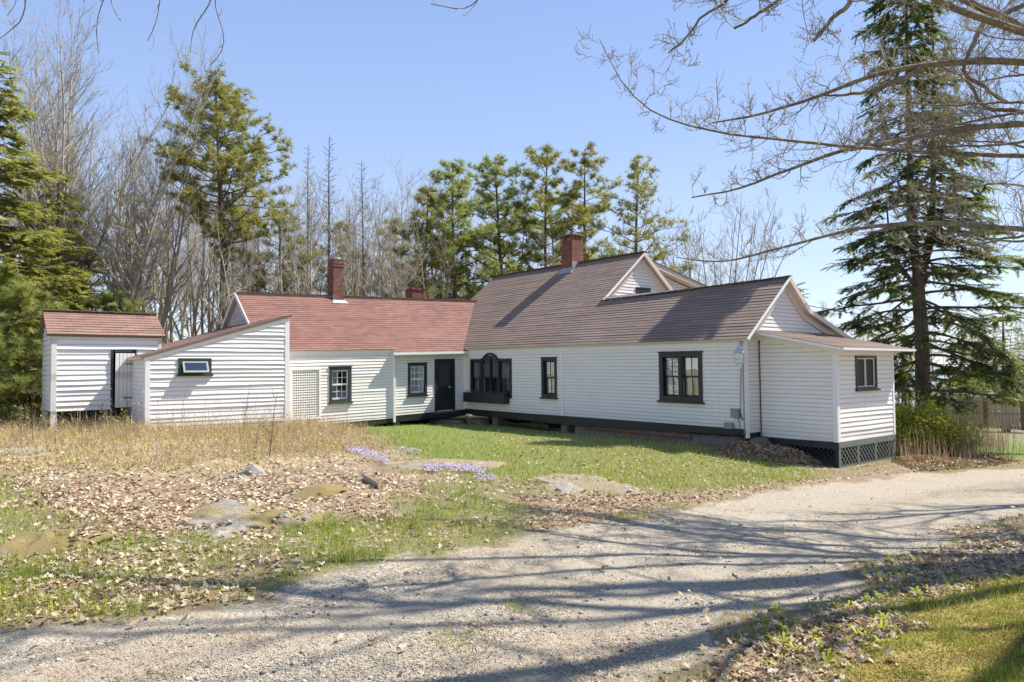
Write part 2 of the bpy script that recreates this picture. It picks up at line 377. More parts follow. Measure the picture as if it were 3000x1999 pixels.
def gz(x, y): return float(ground(np.array([x]), np.array([y]))[0])
def pix2ground(px, py):
    d = rayn(px, py); px = np.asarray(px, float); t = np.full(px.shape, 0.0); z = np.full(px.shape, EYE-1.85)
    for _ in range(14):
        t = (z-EYE)/np.minimum(d[..., 2], -1e-3); t = np.clip(t, 0, 220); zn = ground(d[..., 0]*t, d[..., 1]*t); z = z*.4+zn*.6
    return d[..., 0]*t, d[..., 1]*t, zn
def pg(px, py):
    a = pix2ground(np.array([float(px)]), np.array([float(py)])); return Vector((a[0][0], a[1][0], a[2][0]))
def gpoly(pts):
    a = pix2ground(np.array([p[0] for p in pts], float), np.array([p[1] for p in pts], float)); return np.stack([a[0], a[1]], 1)
def sdist(x, y, poly):
    """signed distance, positive inside"""
    x = np.asarray(x); y = np.asarray(y); ins = np.zeros(x.shape, bool); dm = np.full(x.shape, 1e9); n = len(poly)
    for i in range(n):
        ax, ay = poly[i]; bx, by = poly[(i+1) % n]; dx, dy = bx-ax, by-ay
        t = np.clip(((x-ax)*dx+(y-ay)*dy)/(dx*dx+dy*dy+1e-12), 0, 1); dm = np.minimum(dm, (x-ax-t*dx)**2+(y-ay-t*dy)**2)
        c = ((ay > y) != (by > y)); xx = ax+(y-ay)*dx/(dy if abs(dy) > 1e-12 else 1e-12); ins ^= (c & (x < xx))
    return np.where(ins, 1, -1)*np.sqrt(dm)
PD = gpoly([(4300, 1325), (3600, 1345), (3000, 1367), (2650, 1388), (2400, 1424), (2150, 1462), (1900, 1505), (1500, 1590), (1150, 1655), (850, 1710), (500, 1765), (200, 1815), (0, 1845), (-700, 1990),
            (-2200, 3400), (1800, 3400), (2000, 1999), (2110, 1900), (2260, 1800), (2420, 1720), (2650, 1645), (2850, 1550), (3000, 1505), (3600, 1430), (4300, 1395)])
PMR = gpoly([(2380, 1999), (2460, 1920), (2620, 1850), (2680, 1770), (2800, 1715), (3000, 1660), (3600, 1560), (4300, 1500), (5200, 2600), (2150, 3400)])
PL = gpoly([(960, 1240), (1120, 1228), (1370, 1225), (1700, 1262), (2000, 1300), (2250, 1345), (2440, 1385), (2320, 1412), (2100, 1432), (1800, 1440), (1600, 1428), (1400, 1385), (1250, 1345), (1100, 1300)])
PB = gpoly([(-900, 1235), (0, 1225), (430, 1235), (980, 1238), (1100, 1290), (1150, 1335), (960, 1372), (760, 1390), (500, 1410), (150, 1400), (0, 1370), (-900, 1400)])
PLF = gpoly([(120, 1390), (500, 1385), (760, 1380), (1100, 1325), (1230, 1390), (1300, 1440), (1100, 1500), (950, 1545), (760, 1600), (350, 1610), (170, 1560), (60, 1480)])
PLF2 = gpoly([(1480, 1455), (1800, 1448), (2100, 1440), (2500, 1400), (2800, 1345), (2950, 1350), (2600, 1395), (2150, 1465), (1900, 1505), (1600, 1560)])
PGR = gpoly([(2820, 1320), (3000, 1292), (3700, 1285), (3700, 1345), (3000, 1352), (2860, 1347)])
def sm(x, a, b): t = np.clip((x-a)/(b-a), 0, 1); return t*t*(3-2*t)
def regions(x, y):
    nz = fbm(x, y, 1.1, 21)-.5; n2 = fbm(x, y, .35, 31)-.5; n3 = fbm(x, y, 2.6, 41)-.5
    R = {}
    dd = sdist(x, y, PD); R['drive'] = sm(dd+nz*.9+n2*.35, -.30, .40)
    R['mossr'] = sm(sdist(x, y, PMR)+nz*.8+n2*.3, -.1, .2)
    R['lawn'] = sm(sdist(x, y, PL)+nz*1.2+n2*.5, -.35, .35)
    R['brush'] = sm(sdist(x, y, PB)+nz*1.5, -.5, .4)
    R['litter'] = np.maximum(sm(sdist(x, y, PLF)+nz*2.0+n2*.6, -.3, .5), .9*sm(sdist(x, y, PLF2)+nz*1.4+n2*.6, -.25, .35))
    R['far'] = sm(np.hypot(x, y), 24, 30)*(x > 8)
    R['farg'] = sm(sdist(x, y, PGR)+nz*2, -.5, .5)
    R['track'] = np.exp(-((dd+.35*nz-.95)/.30)**2)*R['drive']; R['mid'] = sm(dd+.5*nz, 1.35, 1.9)*R['drive']
    R['nz'] = nz; R['n3'] = n3; R['n2'] = n2; R['dd'] = dd
    od = 1-R['drive']
    road = od*sm(-dd, 3.2, .6)*(1-R['mossr'])           # verge beside the driveway
    far_side = (dd < 0) & ((x*(-.35)+y*1.0) < 1.2+.42*x)
    R['verge'] = road
    right = sm(sdist(x, y, PMR), -2.8, -.2)*od*(1-R['mossr'])
    R['right'] = right
    g = np.clip(.55+1.6*n3+.9*n2, 0, 1)
    R['grass'] = np.clip(od*np.maximum.reduce([R['lawn'], .85*g*(1-R['litter'])*(1-R['brush'])*(1-right)*(y < 20), .25*R['mossr'], R['farg'], .3*R['far'], .30*R['brush']*(n2 > 0)]), 0, 1)
    R['leaf'] = np.clip(od*(np.maximum.reduce([R['litter'], .62*right+0*x, .30*(1-R['lawn'])*(1-R['mossr'])*(y < 20)*(1.2-g), .75*R['brush']*sm(sdist(x, y, PB), 3.0, .2)])
                        + R['lawn']*.34*sm(x, -3.5, 3)), 0, 1)
    return R
# ---------------------------------------------------------------- ground sheet
def build_ground():
    nfront = 560; nb = 50
    th = np.concatenate([np.linspace(-47, 47, nfront), np.linspace(47, 313, nb+2)[1:-1]]); th = np.radians(th)
    ys = np.arange(1500, 84, -2.4); r = 1.7*2100/ys; r = np.concatenate([[.3, .7, 1.2, 1.7, 2.1], r[r > 2.3], np.geomspace(42, 6000, 60)])
    R_, T_ = np.meshgrid(r, th, indexing='ij'); x = R_*np.sin(T_); y = R_*np.cos(T_); z = ground(x, y)
    rg = regions(x.ravel(), y.ravel())
    rut = np.zeros(len(rg['dd'])); z = z.ravel()-.03*rg['drive']+.012*rg['litter']
    n, m = R_.shape; V = np.stack([x.ravel(), y.ravel(), z], 1)
    V = np.vstack([V, [[0, 0, gz(0, 0)]]]); c = len(V)-1
    i, j = np.meshgrid(np.arange(n-1), np.arange(m), indexing='ij'); j2 = (j+1) % m
    F = np.stack([(i*m+j), (i*m+j2), ((i+1)*m+j2), ((i+1)*m+j)], -1).reshape(-1, 4)[:, ::-1]
    F = [list(f) for f in F.tolist()]+[[c, (k+1) % m, k] for k in range(m)]
    A = {k: np.append(rg[k], 0) for k in ('drive', 'grass', 'leaf', 'brush', 'mossr', 'lawn', 'track', 'mid')}
    m_ = NT('ground_surface'); co = m_.coord(); t = m_
    soil = t.mix(t.noise(co, 3, 6, .7), (.12, .085, .05), (.28, .215, .135))
    grass = t.mix(t.noise(co, 14, 5, .7), (.08, .12, .02), (.20, .24, .05))
    leafc = t.ramp(t.noise(co, 22, 4, .75), [(.3, (.09, .055, .03)), (.5, (.26, .175, .105)), (.7, (.50, .385, .26))])
    v1 = t.n('ShaderNodeTexVoronoi'); t.l(co, v1.inputs['Vector']); v1.inputs['Scale'].default_value = 75
    v2 = t.n('ShaderNodeTexVoronoi'); t.l(co, v2.inputs['Vector']); v2.inputs['Scale'].default_value = 25
    grv = t.mix(.5, t.ramp(t.n('ShaderNodeSeparateColor').outputs[0], [(0, (0, 0, 0)), (1, (1, 1, 1))]), (.5, .5, .5))
    sep = t.n('ShaderNodeSeparateColor'); t.l(v1.outputs['Color'], sep.inputs[0])
    gr1 = t.ramp(sep.outputs[0], [(0, (.14, .118, .088)), (.35, (.29, .247, .182)), (.7, (.41, .352, .265)), (1, (.60, .54, .43))])
    tan = t.ramp(t.noise(co, .55, 5, .65), [(.38, (0, 0, 0)), (.66, (1, 1, 1))])
    drive = t.mix(t.math('MULTIPLY', tan, .55), gr1, (.36, .285, .19))
    drive = t.mix(t.math('MULTIPLY', t.ramp(t.noise(co, 1.1, 6, .7), [(.52, (0, 0, 0)), (.70, (1, 1, 1))]), .35), drive, (.19, .18, .12))
    drive = t.mix(t.math('MULTIPLY', t.attr('track'), .6), drive, t.mix(t.noise(co, 40, 5, .8), (.29, .245, .18), (.42, .365, .28)))
    drive = t.mix(t.math('MULTIPLY', t.math('MULTIPLY', t.attr('mid'), t.noise(co, 2.2, 6, .8)), .75), drive, (.20, .165, .105))
    c = t.mix(t.attr('grass'), soil, grass)
    c = t.mix(t.math('MULTIPLY', t.attr('leaf'), 1.1, True), c, leafc)
    c = t.mix(t.math('MULTIPLY', t.attr('brush'), .8), c, t.mix(t.noise(co, 9, 5, .7), (.28, .20, .11), (.44, .35, .20)))
    mo = t.mix(t.noise(co, 5, 6, .75), (.14, .12, .025), (.42, .31, .07))
    c = t.mix(t.attr('mossr'), c, mo)
    # drive edge broken by fine noise
    e = t.math('ADD', t.attr('drive'), t.math('MULTIPLY', t.math('SUBTRACT', t.noise(co, 9, 5, .75), .5), 1.1))
    c = t.mix(t.ramp(e, [(.38, (0, 0, 0)), (.62, (1, 1, 1))]), c, drive)
    t.col(c); t.rough(.95)
    h = t.math('ADD', t.math('MULTIPLY', v1.outputs['Distance'], -1.0), t.math('MULTIPLY', t.noise(co, 30, 6, .8), .9)); t.bump(h, .55, .02)
    o = mesh_obj('ground', V, F, m_.m, attrs=A, smooth=True); tag(o, kind='structure')
build_ground()
# water far off beyond the right-hand trees
def build_water():
    m = NT('bay_water'); m.col((.05, .11, .17)); m.rough(.12); co = m.coord(); m.bump(m.noise(co, .8, 4, .6), .3, .3)
    z = -8.3+EYE; P = [(-40, 112, z), (260, 112, z), (6500, 2500, z), (6500, 7000, z), (-6500, 7000, z), (-2500, 600, z)]
    o = mesh_obj('water', P, [[0, 1, 2, 3, 4, 5]], m.m); tag(o, kind='structure')
build_water()
# ---------------------------------------------------------------- the farmhouse
CX, CY = -1.774, 27.0; UX, UY = .6236, -.7818; VX, VY = .7818, .6236
U3 = Vector((UX, UY, 0)); V3 = Vector((VX, VY, 0)); Z3 = Vector((0, 0, 1)); SH = -.009
def H(t, w_, z): return Vector((CX+t*UX+w_*VX, CY+t*UY+w_*VY, z+SH*t+EYE))
US = U3+Z3*SH; VS = V3+Z3*.020
def Fw(w_): return Frame(H(0, w_, 0), US, Z3, -V3)        # walls parallel to the long shaded front (a=t)
def Ft(t, sl=0.0): return Frame(H(t, 0, 0), V3+Z3*sl, Z3, U3)   # walls facing the sun (a=w)
FS = Fw(0); FWI = Ft(0, .020)
house = empty('farmhouse', H(3, 2, -2), 'long white clapboard farmhouse with dark green trim, red and brown shingle roofs and brick chimneys', 'house')

def window(F, r, name='window', grid=(2, 2), casing=.10, csm='green', sash='green', munt='green', curtain_=0.0, label=None, sashes=2, mw=.018, sill=True, cap=True, inner=True, n0=.0, proud=.035, glassback=.06):
    a0, a1, b0, b1 = r
    mb = MB().frame(F, a0, a1, b0, b1, casing, -.02+n0, proud+n0)
    if cap: mb.box(F, a0-.02, a1+.02, b1, b1+.03, -.02+n0, proud+.02+n0)
    wn = mb.build(name, M[csm], house)
    if label: wn['label'] = label
    if sill: MB().box(F, a0-.04, a1+.04, b0-.045, b0+.0, -.02+n0, proud+.05+n0).build('sill', M[csm], wn)
    i0, i1, j0, j1 = a0+casing, a1-casing, b0+casing, b1-casing
    # reveal
    MB().frame(F, i0-.012, i1+.012, j0-.012, j1+.012, .012, -.14+n0, -.021+n0).build('jamb', M[csm], wn)
    jm = (j0+j1)/2
    if sashes == 2: parts = [(jm-.018, j1, -.055), (j0, jm+.018, -.085)]
    else: parts = [(j0, j1, -.06)]
    for (s0, s1, n) in parts:
        sb = MB().frame(F, i0, i1, s0, s1, .042, n-.015+n0, n+.015+n0, bot=.055)
        gx, gy = grid
        for i in range(1, gx): x = i0+.042+(i1-i0-.084)*i/gx; sb.box(F, x-mw/2, x+mw/2, s0+.04, s1-.04, n-.008+n0, n+.010+n0)
        for i in range(1, gy): y = s0+.05+(s1-s0-.09)*i/gy; sb.box(F, i0+.04, i1-.04, y-mw/2, y+mw/2, n-.007+n0, n+.009+n0)
        sb.build('sash', M[munt], wn)
        MB().face([F.p(i0+.03, s0+.03, n+n0), F.p(i1-.03, s0+.03, n+n0), F.p(i1-.03, s1-.03, n+n0), F.p(i0+.03, s1-.03, n+n0)]).build('pane', M['glass'], wn)
    if curtain_:
        for sgn, wd in ((0, curtain_), (1, curtain_)):
            V = []; Fc = []; n = 26; W_ = (i1-i0)*wd
            for k in range(n+1):
                f = k/n; nn = -.125+.018*math.sin(f*30)+n0
                for bb, q in ((j0-.02, .72), (jm, .9), (j1+.05, 1.0)):
                    a = (i0+f*W_*q) if sgn == 0 else (i1-f*W_*q); V.append(F.p(a, bb, nn))
            for k in range(n):
                for l_ in range(2): Fc.append([k*3+l_, k*3+3+l_, k*3+4+l_, k*3+1+l_])
            mesh_obj('curtain', np.array([tuple(p) for p in V]), Fc, M['curtain'], wn, smooth=True)
    return wn
def hole(r, m=.03): return (r[0]+m, r[1]-m, r[2]+m, r[3]-m)

# ---- openings measured on their walls
W3 = FS.rect(1587.7, 1049, 1632, 1165); W4 = FS.rect(1933.5, 1032.6, 2059, 1175.5); PAL = FS.rect(1380, 1052, 1500, 1162)
W1 = FWI.rect(964, 1076, 1029, 1179); W2 = FWI.rect(1194.5, 1065, 1249.7, 1158.6); DR = FWI.rect(1272.7, 1051.8, 1331.6, 1206)
FL = Ft(1.12); FO = Ft(-.61); FPS = Fw(.61); FPF = Ft(13.98); FEG = Ft(12.0); FMG = Ft(5.4)
LW = FL.rect(521.6, 1050, 618.5, 1097); OD = FO.rect(323.7, 1022, 399, 1205); PW = FPF.rect(2505, 1043, 2566, 1140); GW = FMG.rect(1863, 846, 1904, 880)
LP = FWI.rect(849, 1080, 938, 1229)
EZ = .78      # eave underside of the long front (a frame z)
# ---- long shaded front
palc = (PAL[0]+PAL[1])/2; arch_r = .40; archz = PAL[3]-.02
holesS = [hole(W3), hole(W4), hole(PAL), (palc-.34, palc+.34, PAL[3]-.05, PAL[3]+.12), (palc-.22, palc+.22, PAL[3]+.21, PAL[3]+.22)]
lapped('wall', FS, [(.10, -1.46), (5.33, -1.42), (5.33, EZ), (.10, EZ)], .100, .013, M['white'], house, holesS, b0=-1.46)
lapped('wall', FS, [(5.43, -1.42), (11.92, -1.40), (11.92, EZ+.02), (5.43, EZ+.02)], .098, .013, M['white'], house, holesS, b0=-1.42)
tr = MB()
tr.box(FS, .0, .10, -1.46, EZ, -.02, .022).box(FS, 5.33, 5.43, -1.56, EZ, -.02, .026).box(FS, 11.90, 12.03, -1.46, EZ+.02, -.02, .03)
tr.box(FS, .02, 12.0, EZ-.16, EZ+.06, -.02, .03)      # frieze
tr.box(FEG, -.02, .11, -1.62, .78, -.015, .028)
tr.build('corner_board', M['trim'], house)
sk = MB()
sk.slab(FS, [(.02, -1.62), (5.35, -1.70), (5.35, -1.42), (.02, -1.455)], -.04, .028)
sk.slab(FS, [(5.35, -1.70), (12.0, -1.56), (12.0, -1.40), (5.35, -1.42)], -.04, .031)
sk.box(FS, 0.0, 12.0, -1.47, -1.43, -.02, .05)
sk.build('skirt_board', M['green'], house)
# ---- sun-facing wing front
lapped('wall', FWI, [(-7.5, -1.62), (-3.1, -1.58), (-3.1, .80), (-7.5, .80)], .102, .015, M['white'], house, [hole(W1), (LP[0], LP[1], LP[2], LP[3])], b0=-1.62, jit=.006)
lapped('wall', FWI, [(-3.02, -1.50), (-.10, -1.46), (-.10, .80), (-3.02, .80)], .096, .014, M['white'], house, [hole(W2), hole(DR, .05)], b0=-1.50, jit=.005)
tb = MB().box(FWI, -3.11, -3.02, -1.6, .78, -.02, .024).box(FWI, -.10, .022, -1.5, .8, -.02, .022).box(FWI, -7.5, -.1, .70, .84, -.02, .045)
tb.build('corner_board', M['trim'], house)
MB().slab(FWI, [(-6.1, -1.76), (-3.05, -1.74), (-3.05, -1.60), (-6.1, -1.62)], -.04, .02).slab(FWI, [(-3.05, -1.72), (-.02, -1.70), (-.02, -1.47), (-3.05, -1.52)], -.04, .024).build('skirt_board', M['green'], house)
# lattice screen on the wing
lt = MB(); a0, a1, b0, b1 = LP
lt.frame(FWI, a0, a1, b0, b1, .055, -.01, .05)
n = 19
for i in range(n): y = b0+.06+(b1-b0-.12)*(i+.5)/n; lt.box(FWI, a0+.05, a1-.05, y-.019, y+.019, .012, .026)
n = 12
for i in range(n): x = a0+.06+(a1-a0-.12)*(i+.5)/n; lt.box(FWI, x-.018, x+.018, b0+.05, b1-.05, .0, .011)
lt.build('lattice_screen', paint('lattice_paint', (.81, .80, .75)), house)['label'] = 'cream square lattice screen'
MB().box(FWI, a0, a1, b0, b1, -.22, -.20).build('panel', flat('tan_panel', (.30, .22, .12), .9), house)
# backing walls: keep the rooms dark and closed
bk = MB()
def back(F, poly): bk.slab(F, poly, -.16, -.15)
H_ = lambda *a: H(*a)
bk.box(FS, .15, 11.9, -1.7, -1.45, -3.4, -.2)
bk.box(FWI, -7.4, -.2, -1.75, -1.55, -4.9, -.2)
bk.box(FS, -3, 5.3, -1.7, -1.5, -7.6, -3.4)
bk.build('floor', M['interior'], house)
# interior partitions a couple of metres behind the windows
ip = MB().box(FS, .2, 11.8, -1.45, .9, -3.2, -3.15).box(FWI, -7.3, -.3, -1.5, .8, -2.6, -2.55)
ip.box(Fw(0), 5.9, 6.0, -1.45, .9, -3.1, -.3).box(Fw(0), 3.4, 3.5, -1.45, .9, -3.1, -.3).box(Fw(0), .15, .2, -1.45, .9, -3.1, -.2)
ip.box(Ft(0), -2.95, -2.9, -1.5, .8, -2.5, -.2)
ip.build('partition', M['interior'], house)
MB().box(FS, .2, 11.8, .74, .78, -3.2, -.2).box(FWI, -7.3, -.3, .72, .76, -2.6, -.2).build('ceiling', M['interior'], house)
# far sides of the house
far = MB()
far.face([H(-2.95, 0, -1.7), H(-2.95, 7.66, -1.7), H(-2.95, 7.66, .9), H(-2.95, 3.83, 4.0), H(-2.95, 0, .9)])
far.face([H(-2.95, 7.66, -1.9), H(5.4, 7.66, -1.9), H(5.4, 7.66, .85), H(-2.95, 7.66, .85)])
far.face([H(5.4, 5.2, -1.9), H(12, 5.2, -1.9), H(12, 5.2, .85), H(5.4, 5.2, .85)])
far.face([H(-5.2, -7.5, -1.8), H(-5.2, 0, -1.8), H(-5.2, 0, .8), H(-5.2, -7.5, .6)])
far.face([H(-5.2, 0, -1.8), H(-2.95, 0, -1.8), H(-2.95, 0, .8), H(-5.2, 0, .8)])
far.face([H(12, .61, -2.2), H(12, 5.2, -2.2), H(12, 5.2, .7), H(12, .61, .7)])
far.face([H(5.4, 3.6, -1.9), H(5.4, 7.66, -1.9), H(5.4, 7.66, .85), H(5.4, 3.6, .85)])
far.build('wall', M['white'], house)
# ---- ell end gable (faces right)
RG = [(.1, -1.5), (.61, -1.5), (.61, .82), (4.9, .82), (2.75, 1.62), (1.86, 2.34), (.1, .84)]
lapped('wall', FEG, RG, .098, .013, M['white_gable'], house, b0=-1.5, jit=.004)
# ---- main gable (faces right, above the ell roof)
TH = math.atan2(3.32, 3.98)
lapped('wall', FMG, [(.2, .9), (7.5, .9), (3.83, 4.02)], .11, .012, M['white_gable'], house, [hole(GW, .02)], b0=.9)
window(FMG, GW, grid=(3, 1), casing=.13, sashes=1, sill=False, munt='green', label='small attic window in the main gable, half hidden by the ell roof')
MB().box(FMG, GW[0]+.1, GW[1]-.1, GW[2], GW[3]-.1, -.3, -.25).build('shutter', flat('brown_board', (.16, .09, .06), .8), house)
# ---- roofs
def roofN(A, B): return A.cross(B).normalized()
def roof(name, O, A, B, poly, mat, ex=.13, lip=.008, holes=(), under='soffit_bounce_tint', th=.07, jit=.003, b0=0.0, label=None):
    N = roofN(A, B); N = N if N.z > 0 else -N
    F = Frame(O, A, B, N)
    o = lapped(name, F, poly, ex, lip, M[mat], house, holes, jit=jit, b0=b0, seg=.8, lapuv=False)
    if label: o['label'] = label
    MB().slab(F, poly, -th, -.005).build('roof_deck', M[under], house)
    return F
cs, sn = math.cos(TH), math.sin(TH); L1 = 3.98/cs; L2 = (1.82+.15)/cs
RF = roof('roof', H(0, -.15, .81), US, V3*cs+Z3*sn, [(-3.15, 0), (12.2, 0), (12.2, L2), (5.56, 2.20), (5.56, L1), (-3.15, L1)], 'brown_shingle', label='brown shingle front slope of the main house and its ell')
roof('roof', H(0, 7.85, .81-.02), US, -V3*cs+Z3*sn, [(-3.15, 0), (5.56, 0), (5.56, L1), (-3.15, L1)], 'brown_shingle')
# ell back slope, with a kick
def roof3(p0, p1, p2, mat='brown_shingle', **k):
    A = (p1-p0); la = A.length; B = (p2-p0); N = A.cross(B).normalized(); A = A/la; Bn = N.cross(A); b = B.dot(Bn)
    if Bn.z < 0: Bn = -Bn; b = -b
    return roof('roof', p0, A, Bn, [(0, 0), (la, 0), (la, b), (0, b)], mat, **k)
roof3(H(5.5, 2.75, 1.66), H(12.2, 2.75, 1.66), H(12.2, 1.83, 2.44))
roof3(H(5.5, 5.35, .82), H(12.2, 5.35, .82), H(12.2, 2.75, 1.655))
# wing
WSL = .024; tw = math.atan2(2.03, 2.68); cw, sw = math.cos(tw), math.sin(tw); LW_ = 2.68/cw
AW = V3+Z3*WSL; BW = -U3*cw+Z3*sw
dsa = -3.10
RW = roof('roof', H(.08, 0, .83), AW, BW, [(-7.66, 0), (dsa, 0), (dsa, -.17), (-.02, -.17), (-.02, 0), (2.55, LW_), (-7.66, LW_)], 'red_shingle', ex=.125, lip=.009, b0=-.25, jit=.006, label='red shingle slope of the low wing')
roof('roof', H(-5.30, 0, .83), AW, U3*cw+Z3*sw, [(-7.66, 0), (2.0, 0), (2.5, LW_), (-7.66, LW_)], 'red_shingle', ex=.125)
# ridge caps
def ridge(p, q, mat, n=30):
    mb = MB()
    for i in range(n):
        a = p.lerp(q, i/n); b = p.lerp(q, (i+1.1)/n); mb.beam(a+Z3*(.018+.006*(i % 2)), b+Z3*(.030+.006*(i % 2)), .17, .022)
    return mb.build('ridge_cap', M[mat], house)
ridge(H(-3.15, 3.83, 4.13), H(5.56, 3.83, 4.13), 'red_shingle', 40)
ridge(H(-2.6, -7.66, 2.86-.184), H(-2.6, 2.5, 2.86+.06), 'red_shingle', 44)
ridge(H(5.56, 1.62, 2.28), H(12.2, 1.83, 2.45), 'brown_shingle', 30)
# wing left gable, grey shingles
FGL = Frame(H(0, -7.52, -.15), -U3, Z3, -V3)
lapped('wall', FGL, [(.0, .2), (5.2, .2), (5.2, .80), (2.6, 2.76), (0, .80)], .14, .012, M['shake'], house, b0=.2)
MB().face([H(0, -7.5, -1.8), H(-5.2, -7.5, -1.8), H(-5.2, -7.5, .3), H(0, -7.5, .3)]).build('wall', M['white'], house)
rk = MB()
MB().beam(H(.05, -7.68, .60), H(-2.6, -7.68, 2.64), .03, .12).beam(H(-5.25, -7.68, .60), H(-2.6, -7.68, 2.64), .03, .12).build('rake_board', M['trim'], house)
# rakes of the ell and main gable
rk.beam(H(12.21, -.16, .79), H(12.21, 1.83, 2.44), .03, .055)
rk.build('rake_board', M['trim'], house)
r2 = MB().beam(H(12.21, 1.83, 2.38), H(12.21, 2.75, 1.60), .035, .12).beam(H(12.21, 2.75, 1.60), H(12.21, 5.35, .76), .035, .12)
r2.build('rake_board', M['soffit_bounce_tint'], house)
r3 = MB().beam(H(5.575, 1.55, 2.17), H(5.575, 3.83, 4.09), .03, .055)
r3.build('rake_board', M['trim'], house)
MB().beam(H(5.575, 3.83, 4.06), H(5.575, 7.85, .74), .03, .13).beam(H(5.42, 3.83, 3.84), H(5.42, 7.6, .70), .03, .22).beam(H(5.42, .2, .82), H(5.42, 3.83, 3.86), .03, .16).build('rake_board', M['soffit_bounce_tint'], house)
MB().beam(H(12.03, 1.9, 2.22), H(12.03, 2.75, 1.48), .03, .16).beam(H(12.03, 2.75, 1.48), H(12.03, 5.2, .68), .03, .18).beam(H(12.03, .1, .72), H(12.03, 1.84, 2.16), .03, .12).build('rake_board', M['white_gable'], house)
# shed dormer on the back slope
dz = FMG.uv(2054, 836)
FD = Ft(5.1)
dm = lapped('dormer', FD, [(4.3, 2.9), (7.15, 2.2), (7.15, 3.02), (4.3, 3.72)], .11, .012, M['white'], house, b0=2.2)
dm['label'] = 'shed dormer on the far slope, its white cheek showing above the ell roof'
MB().hexa([H(-.5, 4.2, 3.72), H(5.45, 4.2, 3.72), H(5.45, 7.5, 3.02), H(-.5, 7.5, 3.02), H(-.5, 4.2, 3.90), H(5.45, 4.2, 3.90), H(5.45, 7.5, 3.16), H(-.5, 7.5, 3.16)]).build('roof', M['soffit_bounce_tint'], dm)
MB().hexa([H(-.5, 4.2, 3.905), H(5.48, 4.2, 3.905), H(5.48, 7.54, 3.165), H(-.5, 7.54, 3.165), H(-.5, 4.2, 3.93), H(5.48, 4.2, 3.93), H(5.48, 7.54, 3.19), H(-.5, 7.54, 3.19)]).build('shingles', M['brown_shingle'], dm)
MB().box(FMG, 7.1, 7.2, .8, 3.0, -5.8, -.3).build('wall', M['white'], dm)
# ---- porch box at the end of the ell
lapped('wall', FPS, [(12.05, -1.62), (13.90, -1.60), (13.90, .52), (12.05, .90)], .100, .013, M['white'], house, b0=-1.62)
lapped('wall', FPF, [(.71, -1.60), (3.42, -1.62), (3.42, .60), (.71, .60)], .110, .016, M['white'], house, [hole(PW, .01)], b0=-1.60, jit=.005)
tb = MB().box(FPS, 13.90, 14.0, -1.62, .55, -.02, .024).box(FPF, .612, .71, -1.62, .55, -.018, .022).box(FPF, 3.42, 3.51, -1.62, .58, -.02, .022).box(FPF, .7, 3.43, .43, .60, -.02, .028)
tb.slab(FPS, [(12.0, .80), (14.0, .43), (14.0, .57), (12.0, .94)], -.02, .03)
tb.build('corner_board', M['trim'], house)
MB().face([H(12, 3.5, -2.2), H(13.98, 3.5, -2.2), H(13.98, 3.5, .5), H(12, 3.5, .9)]).build('wall', M['white'], house)
MB().box(FPF, .65, 3.5, -1.66, -1.60, -1.9, -.03).build('floor', M['interior'], house)
MB().box(FPF, .7, 3.45, -1.6, .5, -1.6, -1.55).build('partition', M['interior'], house)
pd = Vector((0, 0, 0))
prO = H(14.30, .32, .55); prB = (H(12.03, .32, 1.02)-prO).normalized()
roof('roof', prO, V3, prB, [(0, 0), (3.72, 0), (3.72, 2.32), (0, 2.32)], 'brown_shingle', ex=.13, label='low brown shingle porch roof')
MB().beam(H(14.315, .30, .525), H(14.315, 4.05, .525), .03, .05).beam(H(14.30, .305, .505), H(12.0, .305, .985), .03, .05).build('rake_board', M['trim'], house)
pwm = MB().frame(FPF, PW[0]+.055, PW[1]-.055, PW[2]+.055, PW[3]-.055, .022, -.03, .0).box(FPF, (PW[0]+PW[1])/2-.016, (PW[0]+PW[1])/2+.016, PW[2]+.07, PW[3]-.07, -.03, .002)
pw = window(FPF, PW, grid=(2, 1), casing=.055, csm='green', munt='trim', sashes=1, sill=True, cap=False, label='screened window in the porch end')
MB().box(FPF, PW[0]+.06, PW[1]-.06, PW[2]+.06, PW[3]-.06, -.042, -.038).build('insect_screen', M['screen'], pw)
pwm.build('screen_frame', M['trim'], pw)
# porch skirt with diagonal lattice
def diag(F, a0, a1, b0, b1, s, wd, mat, nm='lattice'):
    mb = MB()
    for sg, n0 in ((1, .0), (-1, .012)):
        k = -int((b1-b0)/s)-2
        while True:
            x = a0+k*s
            if x > a1+(b1-b0): break
            # line from (x,b0) going up with slope sg
            if sg == 1: p, q = (x, b0), (x+(b1-b0), b1)
            else: p, q = (x+(b1-b0), b0), (x, b1)
            (xa, ya), (xb, yb) = sorted([p, q])
            k += 1
            if xb <= a0 or xa >= a1: continue
            def cut(X): return ya+(yb-ya)*(X-xa)/(xb-xa)
            if xa < a0: ya = cut(a0); xa = a0
            if xb > a1: yb2 = ya+(yb-ya)*(a1-xa)/(xb-xa); xb, yb = a1, yb2
            h = wd/1.414
            mb.hexa([F.p(xa-h/2, ya, n0+.01), F.p(xa+h/2, ya, n0+.01), F.p(xa+h/2, ya, n0), F.p(xa-h/2, ya, n0), F.p(xb-h/2, yb, n0+.01), F.p(xb+h/2, yb, n0+.01), F.p(xb+h/2, yb, n0), F.p(xb-h/2, yb, n0)])
    return mb
ps = MB().box(FPF, .60, 3.5, -1.74, -1.60, -.04, .03).box(FPF, .60, 3.48, -2.24, -2.15, -.02, .02).box(FPF, .60, .70, -2.15, -1.74, -.03, .021).box(FPF, 3.38, 3.48, -2.15, -1.74, -.03, .021)
for x in (1.52, 2.40): ps.box(FPF, x-.045, x+.045, -2.15, -1.74, -.03, .024)
ps.build('skirt_board', M['lattice_green_sunlit'], house)
